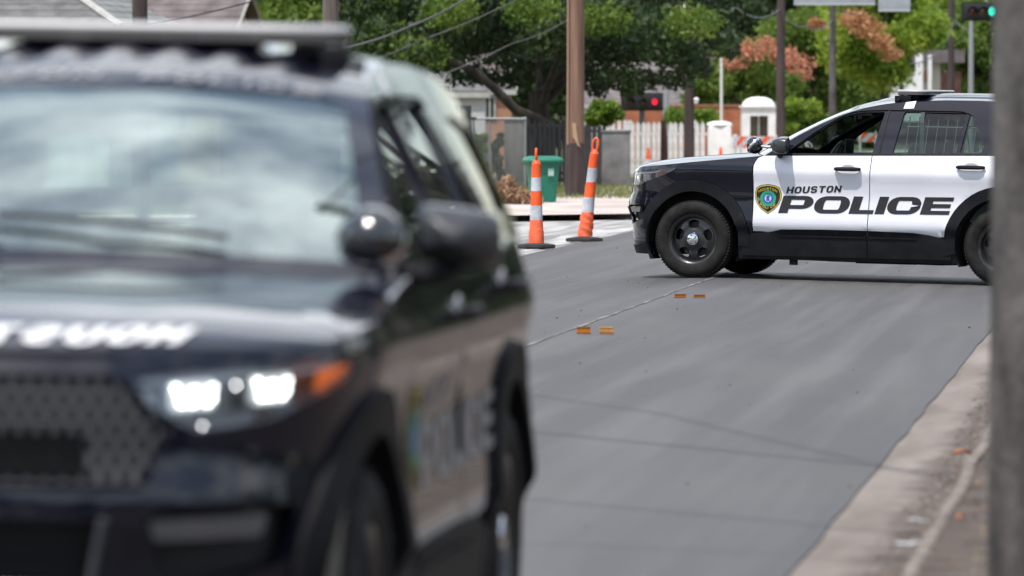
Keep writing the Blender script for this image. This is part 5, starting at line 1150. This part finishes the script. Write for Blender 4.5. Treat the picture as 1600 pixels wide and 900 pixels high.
barricade('striped barricade in front of the gatehouse, left of the spotlight', 1146, 1216, 150, 213, 231); barricade('short striped barricade seen through the open driver window of the crossing car', 1340, 1372, 152, 208, 222)
for lab, px, py, d in (('tiny orange cone standing before the white pillar', 1126, 246, 152), ('tiny orange cone in front of the white pickets', 1013, 256, 150)):
    p = P(px, py, d); root = empty('traffic_cone', (p.x, d, 0), label=lab, cat='traffic cone')
    b = MB(); b.lathe([(.14, .03), (.06, .40), (.03, .72), (0, .73)], 14); b.build('body', orange, root); b = MB(); b.box((-.18, -.18, 0), (.18, .18, .03)); b.build('base', orange, root, smooth=False); b = MB(); b.lathe([(.098, .30), (.075, .44)], 14); b.build('reflective_band', refl_white, root)
# ================================================================ green bin
d = 107.4; p = G(848, 318, .0); root = empty('wheeled_bin', (p.x, p.y, .014), (0, 0, math.radians(12)), label='green wheeled rubbish bin behind the upright channelizer post', cat='bin')
green = mat('bin_green', (.005, .155, .095), .45, var=.12, vscale=5); dgreen = mat('bin_green_dark', (.004, .11, .07), .5)
b = MB(); prof = [(.02, .205, .20), (.30, .225, .22), (.62, .25, .25), (.66, .252, .252)]
def rr4(w, dd, r=.05, n=4):
    o = []
    for cx, cy, a0 in ((w-r, dd-r, 0), (-w+r, dd-r, 90), (-w+r, -dd+r, 180), (w-r, -dd+r, 270)): o += [(cx+r*math.cos(math.radians(a0+90*k/n)), cy+r*math.sin(math.radians(a0+90*k/n))) for k in range(n+1)]
    return o
N = 20; vs = []
for z, w, dd in prof: vs += [(x, y, z) for x, y in rr4(w, dd)]
b.add(vs, [(i*N+j, i*N+(j+1) % N, (i+1)*N+(j+1) % N, (i+1)*N+j) for i in range(len(prof)-1) for j in range(N)]+[tuple(range(N-1, -1, -1))]); b.build('body', green, root)
b = MB(); vs = []; pr = [(.655, .30, .29), (.70, .305, .295), (.705, .30, .29)]
for z, w, dd in pr: vs += [(x, y, z) for x, y in rr4(w, dd)]
b.add(vs, [(i*N+j, i*N+(j+1) % N, (i+1)*N+(j+1) % N, (i+1)*N+j) for i in range(2) for j in range(N)]+[tuple(range(N-1, -1, -1))]); b.build('rim', dgreen, root)
b = MB(); vs = []; pr = [(.707, .315, .31), (.745, .32, .315), (.79, .29, .285), (.815, .22, .22)]
for z, w, dd in pr: vs += [(x, y, z) for x, y in rr4(w, dd, .07)]
b.add(vs, [(i*N+j, i*N+(j+1) % N, (i+1)*N+(j+1) % N, (i+1)*N+j) for i in range(3) for j in range(N)]+[tuple(3*N+j for j in range(N)), tuple(range(N-1, -1, -1))]); b.build('lid', green, root)
b = MB(); b.tube([(-.22, .33, .76), (-.22, .37, .76), (.22, .37, .76), (.22, .33, .76)], .014, 6); b.build('handle', dgreen, root)
for sx_ in (-1, 1): b = MB(); b.lathe([(0, -.03), (.10, -.03), (.11, 0), (.10, .03), (0, .03)], 18, Matrix.Translation((sx_*.20, .23, .10)) @ Matrix.Rotation(PI/2, 4, 'Y')); b.build('wheel', rubber, root)
b = MB(); b.box((.04, -.262, .47), (.14, -.252, .60)); b.build('sticker', mat('sticker', (.35, .5, .45), .5), root, smooth=False)
# ================================================================ debris heap on the verge
p = G(768, 320, .0); lg = MB(); lg.tube([(-.30, 0, .09), (0, .02, .10), (.42, .0, .085)], [.10, .105, .09], 10); o = lg.build('cut_log', wood_dark); o.location = (p.x, p.y+.1, .0); tag(o, 'dark cut log lying on the verge by the chain link fence', 'log')
lg = MB(); lg.tube([(-.22, 0, .075), (.2, .02, .075)], [.08, .075], 10); o = lg.build('cut_log', mat('log_brown', (.06, .05, .045), .9, var=.3, vscale=6)); o.location = (p.x-.02, p.y+.02, .19); tag(o, 'short dark log stacked on top of the longer log', 'log')
dead = leafmat('dead_leaves', (.30, .16, .085), (.48, .33, .22), 8, (.62, .5, .4))
q = G(808, 321, .0); ro = empty('dead_frond_heap', (q.x, q.y, 0), label='heap of dead tan palm fronds beside the green bin', cat='heap'); leaf_mesh('dry_leaves', [(q.x-.20, q.y, .24), (q.x+.12, q.y, .12), (q.x-.05, q.y, .15), (q.x+.26, q.y+.1, .08), (q.x-.16, q.y, .40), (q.x-.34, q.y, .10)], [(.20, .3, .17), (.2, .3, .12), (.3, .3, .15), (.16, .2, .08), (.10, .2, .12), (.14, .2, .10)], 3800, .05, dead, ro, 91, origin=(q.x, q.y, 0))
b = MB()
for k in range(9): a = k*.7; b.tube([(0, 0, .03), (.18*math.cos(a), .2*math.sin(a), .15+.02*k), (.3*math.cos(a), .3*math.sin(a), .12)], [.01, .008, .004], 5)
b.build('frond_stem', mat('frond_stem', (.28, .16, .09), .8), ro)
p = G(731, 312, 0); ro = empty('yellow_crate', (p.x, p.y, .01), label='small yellow plastic crate left of the logs', cat='crate'); b = MB(); b.box((-.13, -.1, 0), (.13, .1, .02)); b.box((-.13, -.1, .02), (.13, -.085, .24)); b.box((-.13, .085, .02), (.13, .1, .24)); b.box((-.13, -.085, .02), (-.115, .085, .24)); b.box((.115, -.085, .02), (.13, .085, .24)); b.build('body', mat('yellow_plastic', (.55, .50, .06), .5), ro, smooth=False)
b = MB(); b.box((-.14, -.11, .241), (.14, .11, .26)); b.build('lid', MATS['yellow_plastic'], ro, smooth=False)
# ================================================================ amber lane tabs
tabm = mat('amber_tab', (.52, .17, .010), .35, coat=.3, var=.15, vscale=20); tabf = mat('amber_tab_face', (.62, .40, .17), .45, var=.5, vscale=60, col2=(.45, .20, .03), bump=.3, bscale=90); tabb = mat('amber_tab_base', (.24, .07, .008), .5)
for k, (px, py, hh, lab, pale) in enumerate(((912, 521, .049, 'nearer left amber lane tab, plain and upright on the centre joint', 0), (948, 521, .049, 'nearer right lane tab with a pale gold speckled face', 1), (1063, 465, .032, 'farther left amber lane tab, below the front tyre', 0), (1093, 465, .026, 'farther right amber lane tab, the lowest one of the four', 0))):
    p = G(px, py, 0); root = empty('lane_tab', (p.x, p.y, rz(-3+.1)), (0, 0, math.radians(-3+3*k)), label=lab, cat='road marker', group='amber lane tabs on the asphalt')
    b = MB(); b.box((-.05, -.002, .006), (.05, .003, hh)); b.build('upright_tab', tabm if not pale else tabf, root, bevel=.001)
    b = MB(); b.box((-.052, -.004, .001), (.052, .05, .006)); b.build('base', tabb, root, bevel=.001)
    b = MB(); b.box((-.05, -.006, hh*.80), (.05, -.0025, hh+.002)); b.build('lip', tabf if pale else tabb, root, smooth=False)
    if pale: b = MB(); b.box((-.05, -.0045, .006), (.05, -.0022, .018)); b.build('lower_edge', tabm, root, smooth=False)
# ================================================================ litter in the gutter
leaf_o = mat('fallen_leaf', (.62, .20, .05), .7)
for k, (px, py, sz, lab) in enumerate(((1505, 713, .055, 'curled orange leaf lying in the gravel by the kerb'), (1502, 815, .04, 'small orange leaf on the bare verge behind the kerb'))):
    p = G(px, py, -.02 if k == 0 else .02); b = MB(); vs = []
    for i in range(9):
        t = i/8; w = math.sin(PI*t)**.7*sz*.38; z = .012*math.sin(PI*t)+.008; x = (t-.5)*sz*2; vs += [(x, -w, z+.008), (x, 0, z-.004), (x, w, z+.008)]
    b.add(vs, [(3*i+j, 3*i+j+1, 3*i+j+4, 3*i+j+3) for i in range(8) for j in (0, 1)]); o = b.build('fallen_leaf', leaf_o); o.location = p; o.rotation_euler = (0, 0, .3+k); tag(o, lab, 'leaf')
for k, (px, py, lab) in enumerate(((1430, 858, 'crumpled pale scrap of plastic in the gutter gravel'), (1431, 820, 'small round white scrap beside the gravel'))):
    p = G(px, py, -.03); b = MB(); n = 9; r = random.Random(k)
    L2 = .10 if k == 0 else .035
    for i in range(n):
        for j in range(4): b.v.append(((i/(n-1)-.5)*2*L2, (j/3-.5)*.045, .012+r.uniform(0, .016)))
    for i in range(n-1):
        for j in range(3): b.f.append((i*4+j, i*4+j+1, (i+1)*4+j+1, (i+1)*4+j)); b.mi.append(0)
    o = b.build('plastic_scrap', mat('scrap_white', (.42, .42, .43), .4)); o.location = p; o.rotation_euler = (0, 0, .4); tag(o, lab, 'litter')
# ================================================================ the two patrol cars
car = make_suv(True, False, False); car.name = 'police_car'
car.location = (-1.30, 15.08, -.005); car.rotation_euler = (.018, 0, math.radians(90-6.15))
tag(car, 'blurred black patrol car facing the camera with headlights lit and mirrored hood lettering', 'police car', 'patrol cars')
car2 = make_suv(False, True, True)
PH = math.radians(19); car2.location = (1.729+.97*math.sin(PH), 59.3+.97*math.cos(PH), -.004); car2.rotation_euler = (0, .0175, -PH)
tag(car2, 'sharp side-on black and white patrol car parked across the street', 'police car', 'patrol cars')
